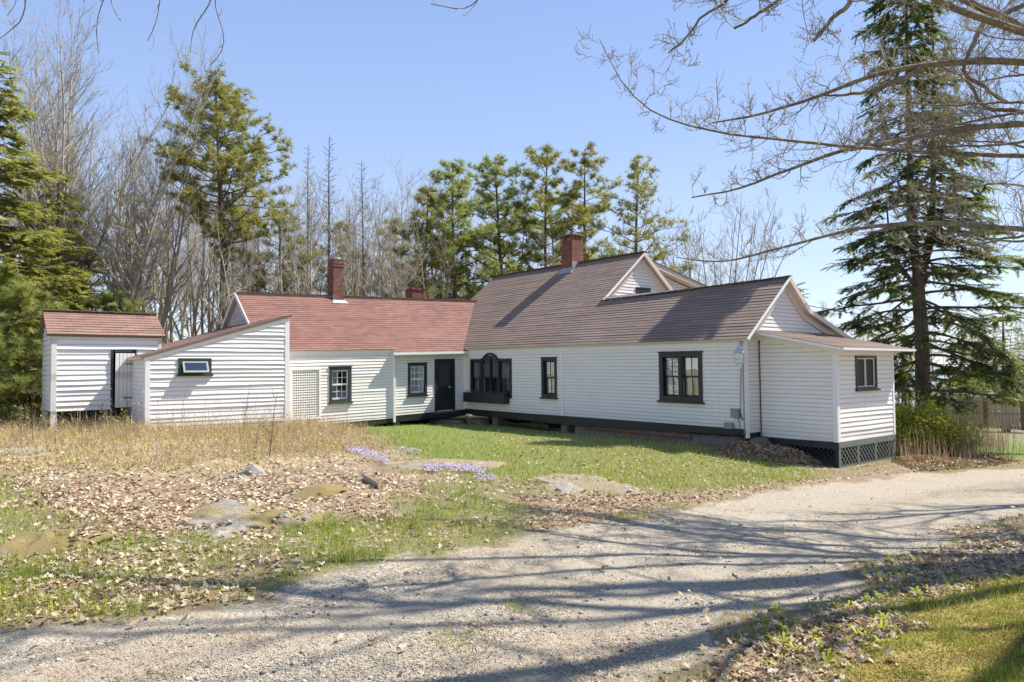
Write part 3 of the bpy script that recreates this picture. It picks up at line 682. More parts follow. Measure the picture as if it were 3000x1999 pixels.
for xa, xb in ((.70, 1.475), (1.565, 2.355), (2.445, 3.38)): diag(FPF, xa, xb, -2.15, -1.74, .15, .05, None).build('lattice_panel', M['lattice_green_sunlit'], house)
MB().box(FPS, 11.9, 14.0, -1.76, -1.61, -.04, .03).box(FPS, 13.9, 13.99, -2.25, -1.76, -.03, .02).build('skirt_board', M['green'], house)
diag(FPS, 12.0, 13.9, -2.16, -1.76, .115, .034, None).build('lattice_panel', M['green'], house)
MB().box(FEG, .0, .6, -1.95, -1.5, -.04, -.02).build('skirt_board', M['green'], house)
MB().box(FPF, .8, 3.4, -2.3, -1.7, -1.8, -1.7).build('partition', M['dark'], house)  # black sheet behind the lattice, painted as the shade under the porch
# ---- lean-to at the left end of the wing
LE = .028
lapped('wall', FL, [(-11.06, -1.56), (-7.34, -1.68), (-7.34, 1.58), (-11.06, .42)], .121, .021, M['white_old'], house, [hole(LW, .02)], b0=-1.68, jit=.010, rnd=.35)
FLS = Fw(-11.15); 
lapped('wall', FLS, [(-3.2, -1.5), (1.08, -1.5), (1.08, .42), (-3.2, .42)], .118, .013, M['white_old'], house, b0=-1.5)
t_ = MB().box(FL, -11.17, -11.05, -1.62, .42, -.02, .026).box(FL, -7.36, -7.24, -1.72, 1.60, -.02, .026).box(FLS, .99, 1.12, -1.6, .42, -.02, .022)
t_.slab(FL, [(-11.2, .34), (-7.23, 1.56), (-7.23, 1.69), (-11.2, .47)], -.02, .036)
t_.box(Fw(-7.24), -.2, 1.12, -1.7, 1.62, -.02, .0)
t_.build('corner_board', M['trim'], house)
MB().face([H(1.1, -7.25, -1.8), H(-.1, -7.25, -1.8), H(-.1, -7.25, 1.6), H(1.1, -7.25, 1.6)]).face([H(-3.6, -11.1, -1.8), H(-3.6, -7.3, -1.8), H(-3.6, -7.3, 1.5), H(-3.6, -11.1, .4)]) if False else None
MB().box(Fw(-7.27), .02, 1.10, -1.75, 1.58, -.01, .01).build('wall', M['white'], house)
lrO = H(1.165, -11.30, .455); lrB = (H(1.165, -7.16, 1.745)-lrO); lb = lrB.length; lrB.normalize()
lrf = roof('roof', lrO, -U3, lrB, [(0, 0), (4.9, 0), (4.9, lb), (0, lb)], 'old_shingle', ex=.14, label='weathered red-brown lean-to roof')
MB().beam(H(1.18, -11.3, .43), H(1.18, -7.15, 1.72), .02, .045).build('rake_board', M['oldwood'], house)
lw = MB().frame(FL, LW[0], LW[1], LW[2], LW[3], .085, -.02, .045).build('window', M['green_worn'], house); lw['label'] = 'small propped-open awning window in the lean-to'
MB().box(FL, LW[0]-.04, LW[1]+.04, LW[2]-.05, LW[2], -.02, .09).build('sill', M['green_worn'], lw)
sa0, sa1 = LW[0]+.10, LW[1]-.10; st, sb_ = LW[3]-.09, LW[2]+.05
FSA = Frame(FL.p(0, st, .02), FL.A, (Z3*(st-sb_)-U3*.16).normalized(), (U3*(st-sb_)+Z3*.16).normalized())
ln = ((st-sb_)**2+.16**2)**.5
MB().frame(FSA, sa0, sa1, -ln, 0, .05, -.015, .02).build('sash', M['greybox'], lw)
MB().face([FSA.p(sa0+.04, -ln+.04), FSA.p(sa1-.04, -ln+.04), FSA.p(sa1-.04, -.04), FSA.p(sa0+.04, -.04)]).build('pane', M['glass'], lw)
MB().box(FL, LW[0], LW[1], LW[2], LW[3], -.3, -.28).build('jamb', M['dark'], lw)  # black backing sheet, paints the darkness of the room behind the sash
# ---- windows
window(FWI, W1, grid=(3, 2), casing=.10, csm='green_worn', munt='trim', label='twelve-pane window with white muntins nearest the lattice screen')
window(FWI, W2, grid=(3, 2), casing=.09, csm='green', munt='trim', curtain_=.3, label='twelve-pane window beside the door')
window(FS, W3, grid=(2, 1), casing=.10, curtain_=.5, label='narrow window at the middle of the long front')
wm = (W4[0]+W4[1])/2
dw = MB().frame(FS, W4[0], W4[1], W4[2], W4[3], .12, -.02, .04).box(FS, wm-.055, wm+.055, W4[2]+.12, W4[3]-.12, -.02, .042).box(FS, W4[0]-.03, W4[1]+.03, W4[3], W4[3]+.03, -.02, .06).build('window', M['green'], house)
dw['label'] = 'paired window with white curtains in the ell'
MB().box(FS, W4[0]-.05, W4[1]+.05, W4[2]-.05, W4[2], -.02, .09).build('sill', M['green'], dw)
def sashpair(F, i0, i1, j0, j1, wn, grid=(2, 1), mm='green', lead=False, cur=.5):
    jm = (j0+j1)/2 if not lead else j0+(j1-j0)*.47
    for (s0, s1, n) in ((jm-.018, j1, -.055), (j0, jm+.018, -.085)):
        sb = MB().frame(F, i0, i1, s0, s1, .035, n-.015, n+.015, bot=.045)
        if not (lead and s1 == j1):
            if not lead:
                for i in range(1, grid[0]): x = i0+(i1-i0)*i/grid[0]; sb.box(F, x-.010, x+.010, s0+.04, s1-.03, n-.008, n+.010)
            sb.build('sash', M[mm], wn)
        else:
            sb.build('sash', M[mm], wn); diag(F.shift(n), i0+.03, i1-.03, s0+.04, s1-.03, .095, .013, None).build('leading', M['lead'], wn)
        MB().face([F.p(i0+.02, s0+.02, n), F.p(i1-.02, s0+.02, n), F.p(i1-.02, s1-.02, n), F.p(i0+.02, s1-.02, n)]).build('pane', M['glass'], wn)
    if cur:
        V = []; Fc = []
        for sgn in (0, 1):
            base = len(V); n = 22
            for k in range(n+1):
                f = k/n
                for bb, q in ((j0-.03, .75), ((j0+j1)/2, .95), (j1+.05, 1.)):
                    a = (i0-.05+f*(i1-i0)*cur*q) if sgn == 0 else (i1+.05-f*(i1-i0)*cur*q); V.append(tuple(F.p(a, bb, -.125-.045*sgn+.015*math.sin(f*26))))
            for k in range(n):
                for l_ in range(2): Fc.append([base+k*3+l_, base+k*3+3+l_, base+k*3+4+l_, base+k*3+1+l_])
        mesh_obj('curtain', np.array(V), Fc, M['curtain'], wn, smooth=True)
sashpair(FS, W4[0]+.12, wm-.055, W4[2]+.12, W4[3]-.12, dw, cur=.66); sashpair(FS, wm+.055, W4[1]-.12, W4[2]+.12, W4[3]-.12, dw, cur=.66)
# palladian group with arched middle and a flower box
a0, a1, b0, b1 = PAL; b0 -= .02
pm = MB(); third = (a1-a0)*.29
pm.box(FS, a0, a0+.09, b0, b1, -.02, .045).box(FS, a1-.09, a1, b0, b1, -.02, .045)
pm.box(FS, a0+third-.05, a0+third+.05, b0, b1+.02, -.02, .052).box(FS, a1-third-.05, a1-third+.05, b0, b1+.02, -.02, .052)
pm.box(FS, a0+.09, a0+third-.05, b1-.09, b1, -.02, .045).box(FS, a1-third+.05, a1-.09, b1-.09, b1, -.02, .045).box(FS, a0+.09, a1-.09, b0, b0+.10, -.02, .044)
pm.box(FS, palc-.03, palc+.03, b0+.1, b1+.10, -.015, .03)
ro = .52; ri = ro-.10; n = 18; hz = b1-.17; ey = .76
for i in range(n):
    f0, f1 = math.pi*i/n, math.pi*(i+1)/n
    q = lambda r_, f_, nn: FS.p(palc+r_*math.cos(f_), hz+r_*ey*math.sin(f_), nn)
    pm.hexa([q(ri, f0, .05), q(ro, f0, .05), q(ro, f0, -.02), q(ri, f0, -.02), q(ri, f1, .05), q(ro, f1, .05), q(ro, f1, -.02), q(ri, f1, -.02)])
pal = pm.build('window', M['green'], house); pal['label'] = 'arched triple window with diamond leading above the flower box'
sashpair(FS, a0+.09, a0+third-.05, b0+.10, b1-.09, pal, lead=True, cur=.25); sashpair(FS, a1-third+.05, a1-.09, b0+.10, b1-.09, pal, lead=True, cur=.25)
sashpair(FS, a0+third+.05, palc-.03, b0+.10, b1+.0, pal, lead=True, cur=.2); sashpair(FS, palc+.03, a1-third-.05, b0+.10, b1+.0, pal, lead=True, cur=.2)
diag(FS.shift(-.03), palc-ri*.78, palc+ri*.78, b1, b1+.10, .095, .013, None).build('leading', M['lead'], pal)
MB().face([FS.p(palc+ri*math.cos(math.pi*i/12), hz+ri*ey*math.sin(math.pi*i/12), -.04) for i in range(13)]).build('pane', M['glass'], pal)
FBX = FS.rect(1376, 1152, 1494, 1180)
fb = MB(); fa0, fa1 = FBX[0]-.05, FBX[1]-.02
fb.box(FS, fa0, fa1, FBX[2], FBX[2]+.03, .0, .26).box(FS, fa0, fa1, FBX[2]+.03, FBX[3], .235, .26).box(FS, fa0, fa0+.025, FBX[2]+.03, FBX[3], 0, .235).box(FS, fa1-.025, fa1, FBX[2]+.03, FBX[3], 0, .235)
fbx = fb.build('flower_box', M['green'], house)
MB().box(FS, fa0+.025, fa1-.025, FBX[2]+.03, FBX[3]-.05, .01, .234).build('soil', M['soil'], fbx)
tw_ = MB(); rr = random.Random(3)
for i in range(150):
    p = FS.p(rr.uniform(fa0+.04, fa1-.04), FBX[3]-.05, rr.uniform(.03, .22)); q = p+Vector((rr.uniform(-.05, .05), rr.uniform(-.05, .05), rr.uniform(.05, .17))); tw_.beam(p, q, .006, .006)
tw_.build('dead_flowers', M['oldwood'], fbx)
# ---- front door
a0, a1, b0, b1 = DR; b0 = -1.50
dr = MB().box(FWI, a0+.10, a1-.10, b0+.05, b1-.1, -.07, -.03).build('door', M['green'], house)
MB().box(FWI, a0, a0+.10, b0, b1, -.03, .035).box(FWI, a1-.10, a1, b0, b1, -.03, .035).box(FWI, a0+.1, a1-.1, b1-.10, b1, -.03, .034).build('door_frame', M['green'], dr)
d1 = MB().frame(FWI, a0+.12, a1-.12, b0+.06, b1-.12, .10, -.03, -.005)
d1.box(FWI, a0+.22, a1-.22, -.62, -.52, -.03, -.008).box(FWI, a0+.22, a1-.22, -1.12, -1.05, -.03, -.008)
cx = (a0+a1)/2
d1.box(FWI, cx-.04, cx+.04, -1.05, -.62, -.03, -.006).frame(FWI, a0+.25, cx-.07, -1.02, -.66, .02, -.03, -.014).frame(FWI, cx+.07, a1-.25, -1.02, -.66, .02, -.03, -.014)
d1.frame(FWI, a0+.25, cx-.03, -1.38, -1.15, .02, -.03, -.014).frame(FWI, cx+.03, a1-.25, -1.38, -1.15, .02, -.03, -.014)
d1.build('screen_door', M['green'], dr)
MB().box(FWI, a0+.21, a1-.21, -.52, b1-.22, -.028, -.022).build('insect_screen', M['screen'], dr)
MB().box(FWI, a0-.02, a1+.02, b0-.03, b0+.04, -.04, .06).build('threshold', M['oldwood'], dr)
MB().box(FWI, a1-.26, a1-.20, -.62, -.56, -.005, .05).build('door_handle', M['metal'], dr)
# ---- gutter and downspouts
g = MB(); gF = Frame(H(.18, 0, .62), AW, Z3, U3)
g.box(gF, -3.18, .05, 0, .012, .02, .12).box(gF, -3.18, .05, .012, .09, .11, .122).box(gF, -3.18, .05, .012, .10, .02, .03).box(gF, -3.19, -3.178, 0, .095, .02, .122)
gut = g.build('gutter', M['trim'], house)
for k in range(7): MB().box(gF, -3.0+k*.48, -2.98+k*.48, .088, .094, .02, .12).build('strap', M['metal'], gut)
MB().box(FWI, -3.10, -3.02, -1.72, .56, .035, .10).build('downspout', M['trim'], house)
# ---- chimneys
def chim(t0, t1, w0, w1, z0, z1, label, crown=0.0, flash=None):
    F = Ft(t1); Fb = Frame(H(t1, 0, 0), V3, Z3, U3)
    mb = MB().box(Fb, w0, w1, z0, z1, -(t1-t0), 0)
    o = mb.build('chimney', M['brick'], house); o['label'] = label; return o, Fb
c1, Fb = chim(-2.86, -2.42, -4.18, -3.78, 1.9, 4.12, 'tall narrow brick chimney with metal cap on the wing ridge')
MB().box(Fb, -4.20, -3.76, 3.86, 3.90, -.46, .02).box(Fb, -4.19, -3.77, 3.96, 3.99, -.45, .01).build('brick_band', M['brick'], c1)
fl = MB().box(Fb, -4.21, -3.74, 2.36, 2.55, .002, .014)
fl.slab(Frame(RW.O, RW.A, RW.B, RW.N), [(-4.30, 2.90), (-3.66, 2.90), (-3.74, 3.12), (-4.21, 3.12)], .01, .03)
fl.box(Frame(H(-2.42, -4.18, 0), -U3, Z3, -V3), -.02, .46, 2.45, 2.80, .002, .012).build('flashing', M['lead'], c1)
def cyl(P, r, h, n=16):
    mb = MB(); a = [P+Vector((r*math.cos(6.2832*i/n), r*math.sin(6.2832*i/n), 0)) for i in range(n)]; b = [p+Vector((0, 0, h)) for p in a]
    for i in range(n): mb.face((a[i], a[(i+1) % n], b[(i+1) % n], b[i]))
    mb.face(b); mb.face(a[::-1]); return mb
cyl(H(-2.64, -3.98, 4.12), .17, .10).build('chimney_cap', M['metal'], c1)
MB().box(Fb, -4.2, -3.76, 4.12, 4.15, -.45, .01).build('cap_slab', M['stone'], c1)
c2, Fb = chim(-4.3, -3.75, -.05, .55, 1.5, 3.45, 'small squat brick chimney just behind the wing ridge')
MB().box(Fb, -.08, .58, 3.36, 3.40, -.58, .03).build('brick_band', M['brick'], c2)
c3, Fb = chim(1.66, 2.27, 3.46, 4.04, 3.4, 5.02, 'broad brick chimney with a slab cap on the main ridge')
MB().box(Fb, 3.47, 3.59, 5.02, 5.20, -.13, -.01).box(Fb, 3.91, 4.03, 5.02, 5.20, -.13, -.01).box(Fb, 3.47, 3.59, 5.02, 5.20, -.60, -.46).box(Fb, 3.91, 4.03, 5.02, 5.20, -.60, -.46).box(Fb, 3.6, 3.9, 5.02, 5.06, -.13, -.02).build('brick_pier', M['brick'], c3)
MB().box(Fb, 3.42, 4.08, 5.20, 5.25, -.66, .05).build('cap_slab', M['stone'], c3)
f = MB().box(Frame(H(1.66, 3.46, 0), US, Z3, -V3), -.04, .66, 3.78, 3.93, .003, .018)
f.slab(RF, [(1.56, 4.50), (2.40, 4.50), (2.34, 4.72), (1.62, 4.72)], .012, .03)
f.box(Fb, 3.44, 3.86, 3.80, 4.16, .003, .015).build('flashing', M['lead'], c3)
# ---- lamp, conduit, utility boxes on the ell
lm = FS.uv(2180, 1030); lx, lz = 12.0, .42
def ring(P, prof, n=8):
    mb = MB()
    for (r0, z0), (r1, z1) in zip(prof[:-1], prof[1:]):
        for i in range(n):
            c0, c1_ = 6.2832*i/n, 6.2832*(i+1)/n
            q = lambda r_, z_, c_: P+Vector((r_*math.cos(c_), r_*math.sin(c_), z_))
            mb.face((q(r0, z0, c0), q(r0, z0, c1_), q(r1, z1, c1_), q(r1, z1, c0)))
    return mb
LPp = FS.p(11.97, .33, .20)
ln_ = ring(LPp, [(.001, .34), (.02, .33), (.02, .26), (.05, .25), (.12, .17), (.13, .14), (.10, .13), (.001, .13)]).build('wall_lantern', M['metal'], house)
ring(LPp, [(.105, -.02), (.115, -.02), (.115, .0), (.105, .0)]).build('lantern_rim', M['metal'], ln_)
lg = MB()
for i in range(8):
    c0 = 6.2832*i/8; p = LPp+Vector((.10*math.cos(c0), .10*math.sin(c0), -.10)); lg.beam(p, p+Vector((0, 0, .23)), .01, .01)
lg.build('lantern_bars', M['metal'], ln_)
ring(LPp, [(.06, -.14), (.10, -.10), (.095, .13)]).build('pane', flat('frosted_glass', (.62, .66, .64), .2), ln_)
MB().beam(LPp+Z3*.34, LPp+Z3*.40, .02, .02, (1, 0, 0)).beam(LPp+Z3*.40, FS.p(11.97, .73, .0), .02, .02).build('bracket', M['metal'], ln_)
MB().beam(FS.p(11.98, .20, .045), FS.p(11.98, -1.52, .045), .022, .022, (1, 0, 0)).build('conduit', M['greybox'], house)
b1_ = FS.rect(2147, 1197, 2170, 1223); b2_ = FS.rect(2128, 1238, 2152, 1256)
MB().box(FS, b1_[0], b1_[1], b1_[2], b1_[3], .015, .10).box(FS, b1_[0]+.02, b1_[1]-.02, b1_[2]+.02, b1_[3]-.02, .10, .112).build('utility_box', M['greybox'], house)['label'] = 'upper grey utility box'
ub = MB().box(FS, b2_[0], b2_[1], b2_[2], b2_[3], .015, .11).build('utility_box', M['greybox'], house); ub['label'] = 'lower grey utility box above the skirt board'
wr = MB(); pts = [FS.p(b1_[1]-.03, b1_[2], .06), FS.p(b1_[1]+.02, b1_[2]-.25, .07), FS.p(b1_[1]-.03, b2_[2]-.05, .09), FS.p((b2_[0]+b2_[1])/2+.1, b2_[2]-.2, .09), FS.p((b2_[0]+b2_[1])/2, b2_[2], .08)]
for p, q in zip(pts[:-1], pts[1:]): wr.beam(p, q, .012, .012)
pts = [FS.p(b1_[1], b1_[2]+.03, .06), FS.p(b1_[1]+.12, b1_[2]-.06, .08), FS.p(11.88, b1_[2]+.12, .06), FS.p(11.93, .1, .05)]
for p, q in zip(pts[:-1], pts[1:]): wr.beam(p, q, .012, .012)
wr.build('cable', M['rust'], house)
# ---- foundations: rubble stone, brick course, wooden props
fs = MB(); rr = random.Random(11)
def stone_block(mb, F, a, b, wd, hg, n0, n1, j=.03):
    P = [(a, b, n1), (a+wd, b, n1), (a+wd, b, n0), (a, b, n0), (a, b+hg, n1), (a+wd, b+hg, n1), (a+wd, b+hg, n0), (a, b+hg, n0)]
    mb.hexa([F.p(x+rr.uniform(-j, j), y+rr.uniform(-j, j), z+rr.uniform(-j, j)) for x, y, z in P])
a = 5.8
while a < 11.9:
    wd = rr.uniform(.25, .6); stone_block(fs, FS, a, -2.05, wd, .34+.04*(a > 8), -.5, -.10); stone_block(fs, FS, a+.1, -1.85, wd*.9, .22, -.5, -.14); a += wd*.92
a = .1
while a < 5.6:
    wd = rr.uniform(.3, .7); stone_block(fs, FS, a, -2.2, wd, rr.uniform(.2, .42), -1.6, -1.0, .06); a += wd*.9
for a in (.1, .35, .7): stone_block(fs, FS, a, -1.98, .3, rr.uniform(.12, .25), -.4, .02, .04)
fs.build('foundation', M['stone'], house)
fb_ = MB(); a = 6.3
while a < 10.2: fb_.box(FS, a, a+.2, -1.82+(a-6.3)*.006, -1.755+(a-6.3)*.006, -.2, -.07+rr.uniform(-.01, .01)); a += .212
fb_.build('brick_course', M['brick'], house)
for a in (1.62, 5.25): MB().box(FS, a, a+.28, -2.15, -1.66, -.32, -.04).build('wooden_prop', M['oldwood'], house)
MB().box(FWI, -3.0, -2.8, -2.1, -1.74, -.3, -.02).build('wooden_prop', M['oldwood'], house)
MB().box(FWI, -6.0, -.2, -2.2, -1.70, -1.6, -1.2).box(FS, .3, 5.6, -2.3, -1.6, -2.6, -2.4).build('foundation', M['dark'], house)  # black sheets, painted shade in the crawl space below the floors

# ---------------------------------------------------------------- outhouse
oh = empty('garden_shed', H(-.61, -13.1, -1.55), 'narrow white clapboard shed raised on posts with half-open plank door, left of the lean-to', 'shed')
_house = house; house = oh
a0, a1 = -13.11, -10.42; zb, ze = -1.0, 1.10; 
OD = (OD[0], OD[1], zb-.12, OD[3])
lapped('wall', FO, [(a0+.10, zb), (a1-.05, zb), (a1-.05, ze), (a0+.10, ze)], .140, .024, M['white_old'], house, [(OD[0]+.03, OD[1]-.03, -2, OD[3]-.03)], b0=zb, jit=.012, rnd=.35)
FOL = Frame(H(-.61, a0, 0), -U3, Z3, -V3)
lapped('wall', FOL, [(.08, zb), (2.1, zb), (2.1, ze), (1.05, 1.74), (.08, ze)], .14, .016, M['white_old'], house, b0=zb)
MB().face([H(-.61, a1, zb), H(-2.71, a1, zb), H(-2.71, a1, ze), H(-1.66, a1, 1.74), H(-.61, a1, ze)]).face([H(-2.7, a0, zb), H(-2.7, a1, zb), H(-2.7, a1, ze), H(-2.7, a0, ze)]).build('wall', M['white_old'], house)
MB().face([H(-.64, a0, zb+.02), H(-2.7, a0, zb+.02), H(-2.7, a1, zb+.02), H(-.64, a1, zb+.02)]).build('floor', M['dark'], house)
ot = MB().box(FO, a0-.01, a0+.12, zb, ze, -.02, .035).box(FO, a1-.06, a1+.02, zb, ze, -.02, .03).box(FO, a0, a1, ze-.12, ze+.03, -.02, .04).box(FOL, -.02, .10, zb, ze, -.02, .018)
ot.build('corner_board', M['white_old'], house)
for (aa, tt) in ((a0+.07, 0), (a1-.1, 0), (a0+.07, -2.0), (a1-.1, -2.0)):
    MB().box(FO, aa-.07, aa+.07, -1.75, zb, tt-.13, tt+.01).build('post', M['white_old'], house)
oc = math.atan2(.68, 1.13); orO = H(-.61+.10, 0, 1.08)
roof('roof', orO, V3, -U3*math.cos(oc)+Z3*math.sin(oc), [(a0-.12, 0), (a1+.12, 0), (a1+.12, 1.15/math.cos(oc)), (a0-.12, 1.15/math.cos(oc))], 'old_shingle', ex=.15, lip=.013, under='oldwood', jit=.008)
roof('roof', H(-2.81, 0, 1.08), V3, U3*math.cos(oc)+Z3*math.sin(oc), [(a0-.12, 0), (a1+.12, 0), (a1+.12, 1.15/math.cos(oc)), (a0-.12, 1.15/math.cos(oc))], 'old_shingle', ex=.15, under='oldwood')
ridge(H(-1.66, a0-.12, 1.775), H(-1.66, a1+.12, 1.775), 'old_shingle', 10)
df = MB().box(FO, OD[0], OD[0]+.06, OD[2], OD[3], -.03, .03).box(FO, OD[1]-.04, OD[1], OD[2], OD[3], -.03, .03).box(FO, OD[0]+.09, OD[1]-.09, OD[3]-.10, OD[3], -.03, .032)
dfo = df.build('door_frame', M['green_worn'], house)
MB().box(FO, OD[0], OD[1], OD[2]-.1, OD[3], -.6, -.58).build('shade_backing', M['dark'], dfo)  # black sheet set behind the doorway as the darkness inside the shed
hg = FO.p(OD[1]-.045, 0, .012); ang = math.radians(5); dA = (-V3*math.cos(ang)+U3*math.sin(ang)); dN = (U3*math.cos(ang)+V3*math.sin(ang))
FDR = Frame(hg, dA, Z3, dN); wd_ = (OD[1]-OD[0])-.15
dmb = MB(); npl = 5
for i in range(npl): dmb.box(FDR, .01+wd_*i/npl, wd_*(i+1)/npl+.002, OD[2]+.16, OD[3]-.13, .01, .035+.003*(i % 2))
dro = dmb.build('door', M['white_old'], house); dro['label'] = 'plank door standing ajar'
MB().box(FDR, 0, .26, OD[3]-.45, OD[3]-.42, .038, .046).box(FDR, 0, .30, OD[2]+.42, OD[2]+.45, .038, .046).build('hinge', M['rust'], dro)
MB().box(FO, a0+.2, OD[0], -1.5, -1.02, -2.0, -1.9).build('panel', M['dark'], house)  # black sheet that paints the shade beneath the shed floor
diag(FO.shift(-.05), a0+.2, a1-.2, -1.5, zb-.02, .16, .045, None).build('lattice_panel', M['green'], house)
house = _house

# ---------------------------------------------------------------- small things by the house
def blob(name, c, rad, mat, seed, flat_=.5, n=26, m=18, amp=.22, fmax=9, cuts=5, parent=None, sub=0.35, top=None, attrs=None):
    """rock: displaced ellipsoid sunk in the ground"""
    th = np.linspace(0, 2*np.pi, n, endpoint=False); ph = np.linspace(.02, np.pi-.02, m); T_, P_ = np.meshgrid(th, ph)
    d = np.stack([np.sin(P_)*np.cos(T_), np.sin(P_)*np.sin(T_), np.cos(P_)], -1)
    rg = np.random.default_rng(seed); disp = np.ones(T_.shape)
    for k in range(60 if fmax > 9 else 26):
        ax = rg.normal(size=3); ax /= np.linalg.norm(ax); fr = rg.uniform(1.5, fmax**.5)**2 if fmax > 9 else rg.uniform(1.5, 9); disp += amp/ (fr**.9)*1.6*np.sin(fr*(d@ax)+rg.uniform(0, 6))
    for k in range(cuts):
        ax = rg.normal(size=3); ax[2] = abs(ax[2]); ax /= np.linalg.norm(ax); q = d@ax; lim = rg.uniform(.72, .92); disp = np.where(q*disp > lim, lim/np.maximum(q, .01), disp)
    pw = d*disp[..., None]; pw = pw*np.array(rad); V = pw.reshape(-1, 3)+np.array(c)
    i, j = np.meshgrid(np.arange(m-1), np.arange(n), indexing='ij'); j2 = (j+1) % n
    F = np.stack([i*n+j, (i+1)*n+j, (i+1)*n+j2, i*n+j2], -1).reshape(-1, 4)
    return mesh_obj(name, V, F, mat, parent, smooth=True)
def rockmat(name, c1, c2, moss, mosscol=(.24, .20, .05), lichen=.4):
    m = NT(name); co = m.coord(); n = m.noise(co, 2.5, 8, .7); c = m.mix(n, c1, c2)
    c = m.mix(m.math('MULTIPLY', m.ramp(m.noise(co, 6, 5, .7), [(.56, (0, 0, 0)), (.62, (1, 1, 1))]), lichen), c, (.46, .49, .42))
    mk = m.ramp(m.noise(co, 1.5, 7, .75, .4), [(.62-moss*.35, (0, 0, 0)), (.68-moss*.35, (1, 1, 1))])
    mc = m.mix(m.noise(co, 30, 4, .8), tuple(x*.6 for x in mosscol), tuple(x*1.35 for x in mosscol))
    m.col(m.mix(mk, c, mc)); m.rough(.95); m.bump(m.noise(co, 14, 8, .75), .8, .03); return m.m
RK = {'grey': rockmat('granite', (.20, .175, .14), (.42, .375, .30), .12), 'half': rockmat('mossy_granite', (.17, .15, .125), (.37, .33, .27), .40, (.23, .18, .06)), 'moss': rockmat('moss_covered_rock', (.17, .15, .12), (.33, .29, .23), .70, (.23, .17, .065)), 'tan': rockmat('needle_covered_rock', (.2, .15, .10), (.33, .28, .22), .5, (.29, .225, .135))}
ROCKS = []
def rock(px, py, wpx, hdepth, hz, kind, label, seed, name='rock', cat='rock', rise=.4):
    g0 = pg(px, py); s = g0.y/FPX; rx = wpx/2*s
    o = blob(name, (g0.x, g0.y, g0.z-hz*(1-rise)), (rx*1.12, hdepth*1.25, hz), RK[kind], seed, n=130, m=70, amp=.13, fmax=26, cuts=11); tag(o, label, cat); ROCKS.append(o); return o
sg = pg(1302, 1239)
st = blob('door_stone', (sg.x+.05, sg.y+.2, sg.z+.02), (.72, .36, .16), RK['grey'], 5, amp=.06); tag(st, 'long grey granite step below the dark green front door', 'stone step')
st.rotation_euler = (0, 0, 0)
rock(745, 1390, 88, .22, .36, 'grey', 'small upright grey boulder among dry leaves in front of the lean-to', 3, 'boulder', 'boulder', .62)
rock(740, 1512, 560, .85, .30, 'half', 'broad flat grey ledge with lichen and yellow moss in the leaf litter', 12, 'rock_ledge', 'rock ledge', .42)
rock(160, 1575, 380, .65, .22, 'moss', 'flat moss-covered ledge at the left edge beside the driveway', 13, 'rock_ledge', 'rock ledge', .42)
rock(900, 1440, 300, .6, .24, 'moss', 'low mossy hump right of the small boulder', 14, 'rock_ledge', 'rock ledge', .45)
rock(1230, 1362, 520, 1.3, .24, 'tan', 'long tan ledge strewn with needles between purple phlox and lawn', 15, 'rock_ledge', 'rock ledge', .40)
rock(1620, 1412, 380, .9, .2, 'tan', 'low mossy ledge at the edge of the green lawn', 16, 'rock_ledge', 'rock ledge', .42)
rock(1575, 1414, 95, .35, .15, 'half', 'pale lichened rock left in the row at the lawn edge', 17, rise=.6)
rock(1660, 1418, 80, .3, .13, 'half', 'pale lichened rock in the middle of the row at the lawn edge', 18, rise=.6)
rock(1650, 1438, 105, .28, .14, 'grey', 'darker grey rock just below the row at the lawn edge', 19, rise=.5)
rock(50, 1266, 260, .7, .25, 'grey', 'bare grey ledge at the far left beside the shed', 20, 'rock_ledge', 'rock ledge', .5)
rock(60, 1322, 230, .5, .18, 'grey', 'pale low ledge at the left edge in front of the shed', 21, 'rock_ledge', 'rock ledge', .5)
rock(650, 1565, 170, .25, .16, 'half', 'small half-buried grey slab below the broad ledge', 22, rise=.4)
rock(670, 1408, 190, .25, .12, 'grey', 'thin pale slab just below the small boulder', 23, rise=.45)
def log():
    p, q = pg(1068, 1412), pg(1112, 1436); mb = MB()
    pts = []; n = 10
    for i in range(7):
        f = i/6; c = p.lerp(q, f)+Vector((0, 0, .06)); r_ = .055*(1-.35*f)
        pts.append([c+Vector((.3*r_*math.cos(k*.628), r_*math.cos(k*.628), r_*math.sin(k*.628))) for k in range(n)])
    for i in range(6):
        for k in range(n): mb.face((pts[i][k], pts[i][(k+1) % n], pts[i+1][(k+1) % n], pts[i+1][k]))
    mb.face(pts[0]); mb.face(pts[-1][::-1]); o = mb.build('fallen_branch', flat('weathered_log', (.30, .23, .16), .9, 0, .4, 9)); tag(o, 'short weathered log lying in the leaves left of the phlox', 'log')
log()
pp = pg(1364, 1224); o = MB().beam(pp+Vector((0, 0, -.1)), pp+Vector((0, .03, .80)), .09, .03, (1, 0, 0)).beam(pp+Vector((.09, -.03, -.1)), pp+Vector((.05, -.03, .62)), .07, .03, (1, 0, 0)).build('leaning_boards', M['oldwood']); tag(o, 'two short weathered boards standing in the corner beside the door stone', 'board')
